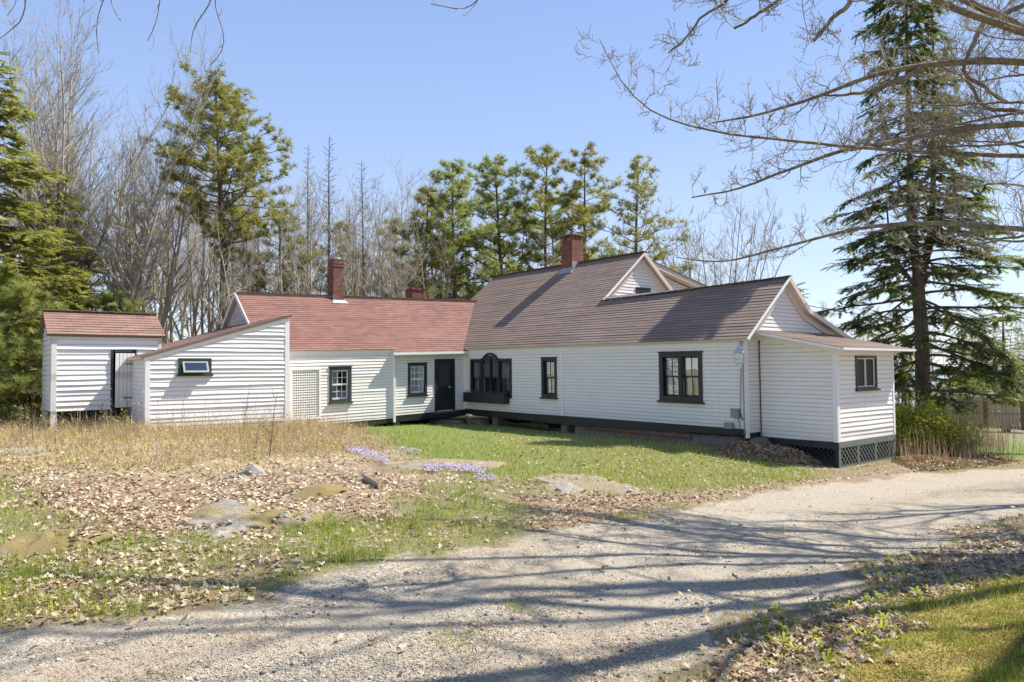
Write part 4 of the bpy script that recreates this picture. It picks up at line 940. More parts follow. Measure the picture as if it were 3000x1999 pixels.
# ---------------------------------------------------------------- vegetation tools
def tubes(polys, sides):
    """polys: list of (pts(n,3), radii(n)); returns V,F"""
    by = {}
    for p, r in polys: by.setdefault(len(p), []).append((p, r))
    Vs = []; Fs = []; base = 0
    for n, L in by.items():
        P = np.array([a for a, _ in L]); R = np.array([b for _, b in L]); m = len(L)
        D = np.gradient(P, axis=1); D /= np.linalg.norm(D, axis=2, keepdims=True)+1e-9
        ref = np.where(np.abs(D[..., 2:3]) > .9, np.array([1., 0, 0]), np.array([0, 0, 1.])); 
        ref = np.broadcast_to(ref[:, :1], ref.shape)
        X = np.cross(D, ref); X /= np.linalg.norm(X, axis=2, keepdims=True)+1e-9; Y = np.cross(D, X)
        a = np.arange(sides)*2*np.pi/sides
        V = P[:, :, None]+R[:, :, None, None]*(np.cos(a)[None, None, :, None]*X[:, :, None]+np.sin(a)[None, None, :, None]*Y[:, :, None])
        Vs.append(V.reshape(-1, 3))
        q, i, k = np.meshgrid(np.arange(m), np.arange(n-1), np.arange(sides), indexing='ij'); k2 = (k+1) % sides; b = base+q*n*sides
        Fs.append(np.stack([b+i*sides+k, b+i*sides+k2, b+(i+1)*sides+k2, b+(i+1)*sides+k], -1).reshape(-1, 4)); base += m*n*sides
    return np.vstack(Vs), np.vstack(Fs)
def norm(v_): return v_/(np.linalg.norm(v_)+1e-9)
def branch(rg, p, d, L, r, n, wig=.12, up=0.0, taper=.35):
    P = [np.array(p, float)]; d = norm(np.array(d, float)); s = L/n; R = [r]
    for i in range(n):
        d = norm(d+rg.normal(size=3)*wig+np.array([0, 0, up])); P.append(P[-1]+d*s); R.append(r*(1-(1-taper)*(i+1)/n))
    return np.array(P), np.array(R)
def inst(T, TF, pos, A, B, N, sc_, rnd):
    """instance template T (k,3) coords (a,b,n) with axes A,B,N (m,3)"""
    m, k = len(pos), len(T)
    V = pos[:, None]+sc_[:, None, None]*(T[None, :, 0:1]*A[:, None]+T[None, :, 1:2]*B[:, None]+T[None, :, 2:3]*N[:, None])
    F = (TF[None]+(np.arange(m)*k)[:, None, None]).reshape(-1, TF.shape[1]); return V.reshape(-1, 3), F, np.repeat(rnd, k)
def axes_from(dirs, rg):
    d = dirs/(np.linalg.norm(dirs, axis=1, keepdims=True)+1e-9); r = rg.normal(size=d.shape); a = np.cross(d, r); a /= np.linalg.norm(a, axis=1, keepdims=True)+1e-9
    return a, d, np.cross(a, d)
def tuft_template(nb, spread, w_, seed=1, fwd=.35):
    rg = np.random.default_rng(seed); V = []; F = []
    for i in range(nb):
        a = 2*np.pi*i/nb+rg.uniform(-.3, .3); e = rg.uniform(*spread); d = np.array([math.cos(a)*math.sin(e), math.cos(e), math.sin(a)*math.sin(e)]); l_ = rg.uniform(.75, 1.1)
        s = norm(np.cross(d, rg.normal(size=3)))*w_/2; b = len(V); o_ = d*.0; V += [o_-s, o_+s, d*l_*.6+s, d*l_, d*l_*.6-s][0:0]+[o_-s*.6, o_+s*.6, d*l_]; F.append([b, b+1, b+2])
    return np.array(V), np.array(F)
def spray_template(n, w_, seed=2):
    """flat spruce/fir spray: axis along b, needles either side"""
    rg = np.random.default_rng(seed); V = []; F = []
    for i in range(n):
        t = i/n; sd = 1 if i % 2 else -1; p = np.array([0, t, 0]); d = np.array([sd*math.cos(.7), math.sin(.7), rg.uniform(-.35, .45)])*(.38*(1-.45*t)); s = np.array([-.2*sd, 1, rg.uniform(-.3, .3)]); s = norm(s)*w_/2
        b = len(V); V += [p-s, p+s, p+d]; F.append([b, b+1, b+2])
    b = len(V); V += [np.array([-.05, 0, 0]), np.array([.05, 0, 0]), np.array([0, 1.15, .0])]; F.append([b, b+1, b+2]); return np.array(V), np.array(F)

# ---- bare broadleaf tree
def bare_skeleton(rg, Ht, r0, stems=1, spread=.35, crown0=.35, dens=1.0, up=.05, twig=.5, lean=(0, 0)):
    big = []; fine = []
    for s in range(stems):
        az = rg.uniform(0, 6.28); tilt = (spread*rg.uniform(.35, 1.0) if stems > 1 else .04); d = np.array([math.cos(az)*tilt+lean[0], math.sin(az)*tilt+lean[1], 1])
        hh = Ht*(rg.uniform(.8, 1.02) if s else 1); off = np.array([math.cos(az), math.sin(az), 0])*(.15*r0*stems if stems > 1 else 0); off[2] = -.4
        P, R = branch(rg, off, d, hh, r0*(.75 if stems > 1 else 1), 14, .045, .035, .10); big.append((P, R)); n = len(P)
        nb = int(15*dens)
        for b in range(nb):
            f = crown0+(1-crown0)*(b+rg.uniform(0, 1))/nb*.97; i = f*(n-1); k = int(i); q = P[k]+(P[min(k+1, n-1)]-P[k])*(i-k); rr_ = R[k]
            a2 = rg.uniform(0, 6.28); el = rg.uniform(.55, 1.15); L = hh*rg.uniform(.16, .32)*(1.15-f*.75)*(1 if stems == 1 else .85)
            d2 = np.array([math.cos(a2)*math.cos(el), math.sin(a2)*math.cos(el), math.sin(el)]); P2, R2 = branch(rg, q, d2, L, rr_*.5, 7, .09, up, .2); big.append((P2, R2))
            for c in range(rg.integers(5, 9)):
                k2 = rg.integers(1, 7); q2 = P2[k2]; d3 = norm(norm(P2[min(k2+1, 7)]-P2[k2-1])+rg.normal(size=3)*.55+np.array([0, 0, .25])); L3 = L*rg.uniform(.3, .6)
                P3, R3 = branch(rg, q2, d3, L3, max(.006, R2[k2]*.5), 5, .12, up, .3); fine.append((P3, R3))
                for e in range(int(rg.integers(2, 5)*1)):
                    k3 = rg.integers(1, 5); d4 = norm(norm(P3[k3+1]-P3[k3-1])+rg.normal(size=3)*.6+np.array([0, 0, .2])); P4, R4 = branch(rg, P3[k3], d4, L3*rg.uniform(.35, .7), .0055, 3, .12, up, .5); fine.append((P4, R4))
    return big, fine
def make_bare(rg, Ht, r0, label, mat='bark_grey', group=None, name='bare_tree', **k):
    big, fine = bare_skeleton(rg, Ht, r0, **k)
    e = empty(name, (0, 0, 0), label, 'tree', group)
    V, F = tubes(big, 5); mesh_obj('trunk', V, F, M[mat], e, smooth=True)
    V, F = tubes(fine, 3); mesh_obj('crown', V, F, M[mat], e); return e
def place(e, x, y, sc_=1.0, rz=0.0, label=None, z=None):
    e.location = (x, y, gz(x, y)-.05 if z is None else z); e.rotation_euler = (0, 0, rz); e.scale = (sc_, sc_, sc_)
    if label: e['label'] = label
    return e
def dup(e, **k):
    r = e.copy(); COL.objects.link(r)
    for c in list(e.children):
        q = c.copy(); COL.objects.link(q); q.parent = r
    return r
# ---- pine
TP, TPF = tuft_template(15, (.2, 1.5), .15)
TW, TWF = tuft_template(18, (.2, 1.3), .10, 4)
TS, TSF = spray_template(18, .15)
def make_pine(rg, Ht, r0, prof, label, mat='needle_pine', bark_='bark_pine', nb=46, tl=.30, group=None, name='pine_tree', lean=0.0, flatness=.35, tuftn=1.0, dead=8, tmpl=None, lens=(.35, .6, .8, .95, 1.1, 1.25), updir=.15, sub=(4, 8)):
    """prof: list (height fraction, left reach, right reach) in metres"""
    prof = np.array(prof, float); trunk, R = branch(rg, (0, 0, -.4), (lean, 0, 1), Ht+.4, r0, 16, .018, .02, .12); big = [(trunk, R)]; fine = []; tp = []; td = []
    hs = trunk[:, 2]
    def tr_at(h): return np.array([np.interp(h, hs, trunk[:, 0]), np.interp(h, hs, trunk[:, 1]), h]), np.interp(h, hs, R)
    h0, h1 = prof[0, 0]*Ht, Ht*.985
    for b in range(nb):
        f = (b+rg.uniform(0, 1))/nb; h = h0+(h1-h0)*f**.95; fr = h/Ht; az = b*2.4+rg.uniform(-.5, .5)
        l_ = np.interp(fr, prof[:, 0], prof[:, 1]); r_ = np.interp(fr, prof[:, 0], prof[:, 2]); c = math.cos(az); L = (r_*(1+c)/2+l_*(1-c)/2)*rg.choice(lens)*rg.uniform(.9, 1.1)
        if L < .15: continue
        q, rt = tr_at(h); el = rg.uniform(-.05, .35)+.5*max(0, fr-.75)/.25
        P, R2 = branch(rg, q, (math.cos(az), math.sin(az), math.tan(el)), L, max(.012, min(rt*.4, .035*L)), 8, .10, .04, .2); big.append((P, R2))
        for s in range(int(rg.integers(*sub)+L*2.0)):
            k = rg.uniform(.3, 1.0)*8; k0 = min(int(k), 7); q2 = P[k0]+(P[k0+1]-P[k0])*(k-k0); d0 = norm(P[k0+1]-P[k0]); sd = norm(np.cross(d0, [0, 0, 1]))*rg.choice([-1, 1])
            d2 = norm(d0*.7+sd*rg.uniform(.3, 1.1)+np.array([0, 0, rg.uniform(-.1, .5)])); L2 = rg.uniform(.25, .55)*min(L, 2.2)*.6+.12; P2, R3 = branch(rg, q2, d2, L2, .012, 4, .15, updir*.5, .4); fine.append((P2, R3))
            for e_ in range(max(2, int(round((3+L2*5)*tuftn)))):
                t = rg.uniform(.35, 1.0)*4; t0 = min(int(t), 3); q3 = P2[t0]+(P2[t0+1]-P2[t0])*(t-t0)+rg.normal(size=3)*.07*np.array([1, 1, flatness]); tp.append(q3); td.append(norm(P2[4]-P2[0])+np.array([0, 0, .35])+rg.normal(size=3)*.5)
    for b in range(dead):
        h = h0*rg.uniform(.35, 1.0); q, rt = tr_at(h); az = rg.uniform(0, 6.28); P, R2 = branch(rg, q, (math.cos(az), math.sin(az), rg.uniform(-.2, .35)), rg.uniform(.6, 2.2), .018, 5, .15, -.02, .3); fine.append((P, R2))
        for s in range(3): k = rg.integers(1, 5); fine.append(branch(rg, P[k], norm(P[k]-P[k-1])+rg.normal(size=3)*.5, .5, .008, 4, .2, 0, .5))
    e = empty(name, (0, 0, 0), label, 'tree', group)
    V, F = tubes(big, 6); V2, F2 = tubes(fine, 3); tko = mesh_obj('trunk', np.vstack([V, V2]), np.vstack([F, F2+len(V)]), M[bark_], e, smooth=True)
    tp = np.array(tp); td = np.array(td); a, b_, c_ = axes_from(td, rg); T_, TF_ = tmpl if tmpl else (TP, TPF)
    rn = np.clip(rg.beta(2.2, 1.7, len(tp)), 0, 1)
    V, F, rr_ = inst(T_, TF_, tp, a, b_, c_, tl*rg.uniform(.7, 1.2, len(tp)), rn)
    mesh_obj('crown', V, F, M[mat], e, attrs={'rnd': rr_}); return e
# ---- spruce with sprays
def make_spruce(rg, leaders, boughs, label, mat='needle_spruce', bark_='bark_spruce', spray=.34, name='spruce_tree', dens=1.0, extra_big=(), group=None, droop=.10, trunk_sides=10, wid=.75):
    """leaders: polylines with radii. boughs: list of (leader index, h0, h1, n, fn(h, az)->length)"""
    big = list(leaders)+list(extra_big); fine = []; tp = []; td = []; tn = []; tl = []
    for (li, h0, h1, n, fn, sp) in boughs:
        P0, R0 = leaders[li]
        for b in range(n):
            h = h0+(h1-h0)*(b+rg.uniform(0, 1))/n; az = b*2.399+rg.uniform(-.4, .4); L = fn(h, az)*rg.uniform(.75, 1.12)
            if L < .12: continue
            q = np.array([np.interp(h, P0[:, 2], P0[:, 0]), np.interp(h, P0[:, 2], P0[:, 1]), h]); rt = np.interp(h, P0[:, 2], R0)
            P, R2 = branch(rg, q, (math.cos(az), math.sin(az), rg.uniform(-.22, .12)), L, max(.010, min(rt*.3, .013*L+.006)), 9, .06, -droop*.12, .25)
            P[:, 2] += np.linspace(0, 1, 10)**2*L*.12; big.append((P, R2))
            ns = int((L*5.2+2)*dens)
            for s in range(ns):
                k = (sp+(1-sp)*rg.uniform(0, 1)**.8)*9; k0 = min(int(k), 8); q2 = P[k0]+(P[k0+1]-P[k0])*(k-k0); d0 = norm(P[k0+1]-P[k0]); sd = norm(np.cross(d0, [0, 0, 1]))*(1 if s % 2 else -1)
                L2 = min(.9, .16+.32*L*(1-.72*k/9))*rg.uniform(.6, 1.15)*wid/.75; d2 = norm(d0*.75+sd*.8+np.array([0, 0, rg.uniform(-.3, .1)])); P2, R3 = branch(rg, q2, d2, L2, .008, 4, .10, -.03, .4); fine.append((P2, R3))
                m = max(1, int(L2/.13*dens))
                for e_ in range(m):
                    t = (e_+rg.uniform(.2, 1))/m*4; t0 = min(int(t), 3); q3 = P2[t0]+(P2[t0+1]-P2[t0])*(t-t0); dd = norm(P2[t0+1]-P2[t0]); s2 = norm(np.cross(dd, [0, 0, 1]))*(1 if e_ % 2 else -1)
                    tp.append(q3); td.append(norm(dd*.8+s2*rg.uniform(.1, .8)+np.array([0, 0, rg.uniform(-.25, .1)]))); tl.append(spray*rg.uniform(.6, 1.1))
    e = empty(name, (0, 0, 0), label, 'tree', group)
    V, F = tubes(big, 7); V2, F2 = tubes(fine, 3); mesh_obj('trunk', np.vstack([V, V2]), np.vstack([F, F2+len(V)]), M[bark_], e, smooth=True)
    tp = np.array(tp); td = np.array(td); a = np.cross(td, [0, 0, 1])+rg.normal(size=td.shape)*.25; a /= np.linalg.norm(a, axis=1, keepdims=True); c_ = np.cross(a, td)
    V, F, rr_ = inst(TS, TSF, tp, a, td, c_, np.array(tl), np.clip(rg.beta(2, 2.4, len(tp)), 0, 1)); mesh_obj('crown', V, F, M[mat], e, attrs={'rnd': rr_}); return e
def R_(s): return np.random.default_rng(s)
def zpx(px, py, Y): v_ = at(px, py, Y); return v_.x, v_.z

# ================================================================ trees
# --- right-hand double-topped spruce (casts the band of shade on the ell roof)
YS = 22.4; sx = zpx(2703, 1150, YS)[0]; sg_ = gz(sx, YS)
def loc(px, py): p = zpx(px, py, YS); return p[0]-sx, p[1]-sg_
def lead(pts, r0, r1, dy=0.):
    P = []; n = len(pts)
    for i, (a, b) in enumerate(pts):
        x, z = loc(a, b); P.append((x, dy*i/(n-1), z))
    P = np.array(P); t = np.linspace(0, 1, 12); s = np.linspace(0, 1, n); return np.stack([np.interp(t, s, P[:, k]) for k in range(3)], 1), np.linspace(r0, r1, 12)
stem = lead([(2706, 1345), (2705, 1200), (2702, 1000), (2692, 870), (2690, 800)], .25, .17)
stem[1][0] = .30
la = lead([(2690, 800), (2672, 700), (2665, 560), (2662, 400), (2652, 200), (2650, -290)], .16, .02, -.1)
lb_ = lead([(2692, 830), (2728, 720), (2742, 560), (2745, 400), (2750, 200), (2752, 40)], .13, .02, .35)
sd_ = lead([(2690, 850), (2640, 780), (2612, 700), (2608, 600)], .08, .02, .2)
def prof_fn(tabl, tabr):
    tabl = np.array(tabl, float); tabr = np.array(tabr, float)
    def fn(h, az):
        l_ = np.interp(h, tabl[:, 0], tabl[:, 1]); r_ = np.interp(h, tabr[:, 0], tabr[:, 1]); c = math.cos(az); return (r_*(1+c)/2+l_*(1-c)/2)
    return fn
topz = loc(2650, -290)[1]
fnL = prof_fn([(1.8, 2.6), (4.5, 3.1), (7, 2.6), (9, 2.1), (11, 1.5), (13, 1.4), (15, 1.15), (topz, .25)], [(1.8, 3.2), (4.5, 3.4), (7, 2.6), (9, 1.6), (11, 1.2), (13, 1.15), (15, 1.0), (topz, .25)])
fnR = prof_fn([(5, 1.2), (9, .9), (11, .7), (13, .35)], [(5, 2.6), (9, 1.9), (11, 1.2), (13, .3)])
spr = make_spruce(R_(3), [stem, la, lb_, sd_], [(0, 1.9, 5.1, 34, fnL, .35), (1, 11.5, topz, 50, fnL, .1), (1, 5.2, topz, 112, fnL, .18), (2, 5.6, 12.9, 62, fnR, .18), (3, 5.4, 7.4, 10, lambda h, a: 1.4, .2)],
    'tall dark spruce forking into two tops beside the porch at right', dens=1.35, spray=.31, droop=.5)
place(spr, sx, YS, 1, 0, z=sg_)

# --- big red pine left of the wing
YP = 33.0; px0 = zpx(655, 960, YP)[0]; g0 = gz(px0, YP); Hp = zpx(560, 175, YP)[1]-g0; s_ = YP/FPX
def pf(rows): return [(((zpx(600, y, YP)[1]-g0)/Hp), l_*s_, r_*s_) for y, l_, r_ in rows]
bp = make_pine(R_(11), Hp-1.1, .27, pf([(730, 20, 40), (690, 50, 100), (620, 110, 160), (560, 150, 210), (480, 170, 230), (400, 175, 215), (340, 150, 140), (280, 130, 110), (220, 110, 60), (175, 20, 20)]),
    'tallest pine with a ragged spreading crown behind the lean-to', nb=96, tl=.27, lean=-.004, name='pine_tree', dead=26, tuftn=.9, lens=(.6, .85, 1.0, 1.15))
place(bp, px0, YP, 1, 0, z=g0)
# --- pines behind the main roof
def pine_at(seed, pxb, pyt, Y, wl, wr, label, low=.35, mat='needle_pine', nb=44, tn=.8, tl=.30, dead=10, r=.20, **k):
    nb = int(nb*1.3); tn *= .85; tl *= 1.05; wl *= 1.2; wr *= 1.2; low = max(.05, low-.07)
    x = zpx(pxb, 900, Y)[0]; g = gz(x, Y); Ht = zpx(pxb, pyt, Y)[1]-g; s = Y/FPX; wl *= s; wr *= s
    e = make_pine(R_(seed), Ht, r, [(low, wl*.7, wr*.7), (low+.25*(1-low), wl, wr), (low+.6*(1-low), wl*.85, wr*.85), (low+.85*(1-low), wl*.5, wr*.5), (1, .2, .2)], label, mat=mat, nb=nb, tl=tl, tuftn=tn, dead=dead, **k); place(e, x, Y, z=g); return e
pine_at(21, 1235, 545, 37, 75, 80, 'narrow dark pine left of the small ridge chimney', .40, nb=34)
pine_at(22, 1340, 482, 38, 120, 130, 'layered white pine right behind the meeting of red and brown roofs', .38, 'needle_white', nb=54, r=.24)
pine_at(23, 1476, 470, 40, 130, 140, 'dense round-topped white pine above the brown roof', .40, 'needle_white', nb=60, r=.26)
pine_at(24, 1590, 442, 41, 95, 95, 'thin pine with a bare spire just left of the main chimney', .48, nb=40)
pine_at(25, 1702, 438, 41, 90, 100, 'slender pine rising directly behind the main chimney', .52, nb=42, tn=.7)
pine_at(26, 1862, 468, 36, 120, 135, 'open-branched pine above the main gable peak', .40, nb=46, tn=.6, tl=.26)
pine_at(27, 1650, 560, 47, 110, 110, 'bushy pale green pine low behind the main chimney', .40, 'needle_white', nb=44)
pine_at(28, 1010, 650, 45, 90, 90, 'short round pine behind the tall wing chimney', .30, nb=36)
pine_at(29, 830, 620, 40, 90, 110, 'bushy olive pine behind the left end of the red roof', .25, nb=50, mat='needle_fir')
pine_at(30, 1150, 640, 50, 90, 90, 'distant pine between the two wing chimneys', .35, nb=36)
pine_at(31, 390, 560, 46, 90, 90, 'distant pine between the bare trees above the garden shed', .45, nb=34)
# left evergreens
def spruce_at(seed, pxb, pyt, Y, wid_px, label, n=90, mat='needle_fir', low=.06, dens=1., spray=.38, wpow=.75, r=.22, name='spruce_tree', sp=.15):
    dens *= 1.3; spray *= 1.15; n = int(n*1.2)
    x = zpx(pxb, 900, Y)[0]; g = gz(x, Y); Ht = zpx(pxb, pyt, Y)[1]-g; W = wid_px*Y/FPX; rg = R_(seed)
    T = branch(rg, (0, 0, -.4), (0, 0, 1), Ht+.4, r, 14, .008, .02, .06)
    e = make_spruce(rg, [T], [(0, low*Ht, Ht*.99, n, lambda h, a: W*(1-h/Ht)**wpow+.08, sp)], label, mat=mat, dens=dens, spray=spray, name=name); place(e, x, Y, z=g); return e
spruce_at(41, -30, 150, 23, 330, 'large yellowish-green evergreen at the left edge of the photo', n=150, dens=.95, spray=.34)
spruce_at(42, 165, 500, 29, 210, 'darker evergreen overlapping the bare maple behind the garden shed', n=90, dens=.9, spray=.36)
pine_at(43, -5, 830, 21.6, 170, 150, 'young soft light-green white pine beside the garden shed', .05, 'needle_white', nb=80, tn=1.1, tl=.24, dead=0, r=.12, tmpl=(TW, TWF))
pine_at(44, 300, 880, 30, 150, 150, 'low pale green pine behind the garden shed roof', .08, 'needle_white', nb=46, tn=1.0, tl=.26, dead=2, r=.12, tmpl=(TW, TWF))
# right distance
spruce_at(51, 2345, 830, 46, 75, 'small spruce tip showing between the ell gable and the big spruce', n=46, mat='needle_spruce', dens=.7, spray=.5)
spruce_at(52, 2935, 905, 38, 170, 'thin drooping evergreen behind the picket fence at the right edge', n=60, mat='needle_spruce', dens=.55, spray=.36, low=.2)
spruce_at(53, 2800, 1090, 52, 120, 'small dark evergreen over the fence between spruce trunk and right edge', n=50, mat='needle_spruce', dens=.8, spray=.5)
spruce_at(54, 2640, 1010, 40, 110, 'pale evergreen showing through right of the porch', n=44, mat='needle_fir', dens=.6, spray=.4)
spruce_at(55, 2990, 1010, 48, 120, 'far evergreen at the right edge above the fence end', n=44, mat='needle_fir', dens=.6, spray=.5)
spruce_at(56, 2870, 1000, 56, 90, 'far narrow evergreen over the fence post', n=44, mat='needle_fir', dens=.6, spray=.55)
# --- bare trees
def bare_at(e, pxb, pyt, Y, H0, label=None, rz=None, zoff=0):
    x = zpx(pxb, 900, Y)[0]; g = gz(x, Y); Ht = zpx(pxb, pyt, Y)[1]-g; place(e, x, Y, Ht/H0, rz if rz is not None else 0, label, z=g-.05); return e
big = make_bare(R_(61), 16, .15, 'great many-stemmed bare maple rising behind the garden shed', stems=8, spread=.44, crown0=.26, dens=1.8, up=.09, mat='bark_pale'); bare_at(big, 250, 60, 30, 16)
b2 = make_bare(R_(62), 15, .14, 'bare tree leaning right beside the great maple', stems=4, spread=.42, crown0=.3, dens=1.4, mat='bark_pale', lean=(.18, 0)); bare_at(b2, 290, 250, 31, 15)
b3 = make_bare(R_(63), 15, .16, 'bare tree at the far left in front of the great maple', stems=2, spread=.3, crown0=.35, dens=1.1, mat='bark_pale'); bare_at(b3, 190, 30, 34, 15)
b4 = make_bare(R_(65), 15, .13, 'tall bare tree between the great maple and the tallest pine', stems=4, spread=.40, crown0=.35, dens=1.2, up=.08, mat='bark_pale'); bare_at(b4, 400, 210, 33, 15)
b5 = make_bare(R_(66), 15, .13, 'high bare tree whose top nears the sky edge at upper left', stems=5, spread=.36, crown0=.3, dens=1.6, up=.08, mat='bark_pale'); bare_at(b5, 120, 40, 31, 15)
fan = make_bare(R_(64), 12, .10, 'fan-shaped bare tree to the right of the main gable', stems=12, spread=.50, crown0=.2, dens=1.1, mat='bark_grey', up=.09); bare_at(fan, 2095, 555, 35, 12)
lar = []
def make_larch(seed, pxb, pyt, Y, label):
    rg = R_(seed); x = zpx(pxb, 900, Y)[0]; g = gz(x, Y); Ht = zpx(pxb, pyt, Y)[1]-g
    T = branch(rg, (0, 0, -.4), (0, 0, 1), Ht+.4, .15, 14, .012, .02, .05); fine = []
    for b in range(150):
        h = Ht*(.3+.69*b/150); az = b*2.4; L = (1.5*(1-h/Ht)**.7+.12)*rg.choice([.3, .7, 1.0, 1.3]); q = np.array([np.interp(h, T[0][:, 2], T[0][:, 0]), np.interp(h, T[0][:, 2], T[0][:, 1]), h]); P = branch(rg, q, (math.cos(az), math.sin(az), .35), L, .014, 5, .08, .05, .3); fine.append(P)
        for s in range(4): k = rg.integers(1, 5); fine.append(branch(rg, P[0][k], norm(P[0][k]-P[0][k-1])+rg.normal(size=3)*.6, L*.35, .007, 3, .15, .03, .5))
    e = empty('larch_tree', (0, 0, 0), label, 'tree'); V, F = tubes([T], 6); mesh_obj('trunk', V, F, M['bark_pine'], e, smooth=True); V, F = tubes(fine, 3); mesh_obj('crown', V, F, M['bark_pine'], e); place(e, x, Y, z=g)
make_larch(71, 965, 395, 38, 'leafless larch with a fine spire, left of the tall wing chimney')
make_larch(72, 1075, 470, 39, 'leafless larch leaning above the tall wing chimney')
make_larch(73, 905, 420, 42, 'slim leafless larch between the tallest pine and the chimneys')
kinds = []
for i, (st, sp, cr) in enumerate([(1, .1, .4), (2, .25, .35), (1, .1, .5), (3, .3, .3), (2, .2, .45)]):
    kinds.append((make_bare(R_(80+i), 12, .11, 'x', stems=st, spread=sp, crown0=cr, dens=1.0, mat=('bark_pale', 'bark_grey')[i % 2], group='bare trees in the woods behind the house'), [0]))
rg = R_(5); spots = []
for i in range(104):
    px = 110+i*22+rg.uniform(-14, 14) if i < 56 else (1560+(i-56)*62+rg.uniform(-20, 20) if i < 66 else 450+(i-66)*28+rg.uniform(-10, 10))
    Y = rg.uniform(31, 52) if i < 66 else rg.uniform(40, 62); top = np.interp(px, [100, 300, 480, 600, 800, 1000, 1200, 1350, 1600, 2000, 2200], [430, 380, 430, 480, 560, 560, 520, 560, 620, 660, 740])+rg.uniform(-50, 90)
    spots.append((px, Y, top))
LB = [(470, 'bare grey tree in the woods above the garden shed'), (720, 'thin bare tree in the woods behind the lean-to roof'), (950, 'thin bare tree in the woods behind the left half of the red roof'), (1250, 'thin bare tree in the woods behind the right half of the red roof'), (1640, 'bare tree among the pines left of the main chimney'), (9999, 'bare tree among the pines right of the main chimney')]
for i, (px, Y, top) in enumerate(spots):
    k, used = kinds[i % 5]; e = k if not used[0] else dup(k); used[0] = 1
    lab = [l_ for x_, l_ in LB if px < x_][0]; bare_at(e, px, top, Y, 12, lab, rg.uniform(0, 6.28)); e['group'] = lab+'s'
# thin bare trees at the right by the water
for i in range(34):
    k = kinds[i % 5][0]; e = dup(k); px = 2395+i*19; bare_at(e, px, 930+rg.uniform(-90, 90), rg.uniform(44, 70), 12, 'thin bare tree beyond the picket fence against the water' if px > 2700 else 'thin bare tree seen past the porch against the water', rg.uniform(0, 6.28)); e['group'] = e['label']+'s'

# --- overhanging maple, trunk outside the frame to the right
mx, my = 9.7, 8.35; mg = gz(mx, my); rgm = R_(99)
maple = empty('maple_tree', (mx, my, mg), 'bare maple whose lichened limbs reach in over the driveway from the upper right', 'tree')
def W3p(pts, Y0, Y1):
    n = len(pts); P = []
    for i, (a, b) in enumerate(pts): P.append(np.array(at(a, b, Y0+(Y1-Y0)*i/(n-1))))
    return np.array(P)
trunk = np.array([(mx, my, mg-.3), (mx-.03, my, mg+1.5), (mx+.05, my+.1, mg+3), (mx, my+.05, mg+5), (mx-.1, my+.1, mg+7), (mx-.35, my+.2, mg+9), (mx-.5, my+.3, mg+11), (mx-.7, my+.5, mg+13)])
bigm = [(trunk, np.array([.42, .30, .27, .25, .22, .17, .12, .05]))]; finem = []; budp = []
limbs = [
 ([(3000, 672), (2741, 646), (2537, 663), (2384, 708), (2282, 733), (2168, 771), (2090, 780), (1990, 762)], 9.2, 11.0, .050, .008, 3.0),
 ([(3000, 458), (2808, 453), (2590, 445), (2446, 428), (2314, 412), (2217, 402), (2102, 390), (1987, 362), (1918, 333), (1849, 298), (1815, 247), (1786, 155), (1755, 109)], 9.6, 8.6, .042, .004, 4.2),
 ([(3000, 364), (2905, 367), (2762, 387), (2647, 413), (2521, 430), (2389, 465), (2274, 517), (2188, 560), (2102, 568), (2033, 580)], 9.0, 10.2, .062, .010, 4.8),
 ([(3000, 178), (2877, 172), (2733, 192), (2590, 210), (2504, 247), (2418, 281), (2331, 316), (2251, 336), (2159, 367), (2102, 367)], 8.6, 9.2, .070, .010, 5.8),
 ([(2700, 200), (2620, 235), (2560, 262), (2480, 283), (2389, 284)], 8.7, 9.0, .035, .008, None),
 ([(3000, 105), (2900, 60), (2848, 46), (2762, 6), (2650, -60), (2500, -160), (2350, -260)], 8.2, 7.2, .062, .024, 6.4),
 ([(3060, 110), (2905, 29), (2837, 0), (2700, -90), (2500, -260), (2300, -420)], 8.6, 8.0, .060, .024, 6.9),
 ([(2500, -160), (2492, 0), (2429, 46), (2377, 100)], 7.2, 7.4, .030, .018, None),
 ([(2350, -260), (2320, -60), (2291, 6), (2228, 46), (2168, 83)], 7.1, 7.2, .028, .012, None),
 ([(2350, -260), (2200, -120), (2136, 0), (2056, 52), (2010, 115), (1970, 143)], 7.1, 6.9, .026, .006, None),
 ([(2950, 300), (2900, 260), (2820, 215), (2880, 60), (3000, 20)], 9.2, 8.8, .020, .03, None),
 ([(3000, 545), (2920, 520), (2800, 560), (2700, 580), (2600, 600), (2500, 570)], 9.6, 10.4, .022, .006, 3.9),
 ([(3000, 330), (2890, 318), (2850, 260), (2800, 225), (2740, 205)], 9.3, 9.5, .03, .008, None),
]
for i in range(9):
    y_ = rgm.uniform(-60, 760); x_ = 3080; L_ = rgm.uniform(250, 700); s_ = rgm.uniform(-.35, .25); limbs.append(([(x_, y_), (x_-L_*.3, y_+L_*.3*s_+rgm.uniform(-25, 25)), (x_-L_*.65, y_+L_*.6*s_+rgm.uniform(-30, 30)), (x_-L_, y_+L_*s_*.8+rgm.uniform(-50, 30))], rgm.uniform(8.5, 10.5), rgm.uniform(9, 11.5), .018, .004, None))
def resamp(P, n):
    s = np.concatenate([[0], np.cumsum(np.linalg.norm(np.diff(P, axis=0), axis=1))]); t = np.linspace(0, s[-1], n)
    # smooth with catmull-ish: interpolate then relax
    Q = np.stack([np.interp(t, s, P[:, k]) for k in range(3)], 1)
    for _ in range(3): Q[1:-1] = .25*Q[:-2]+.5*Q[1:-1]+.25*Q[2:]
    return Q
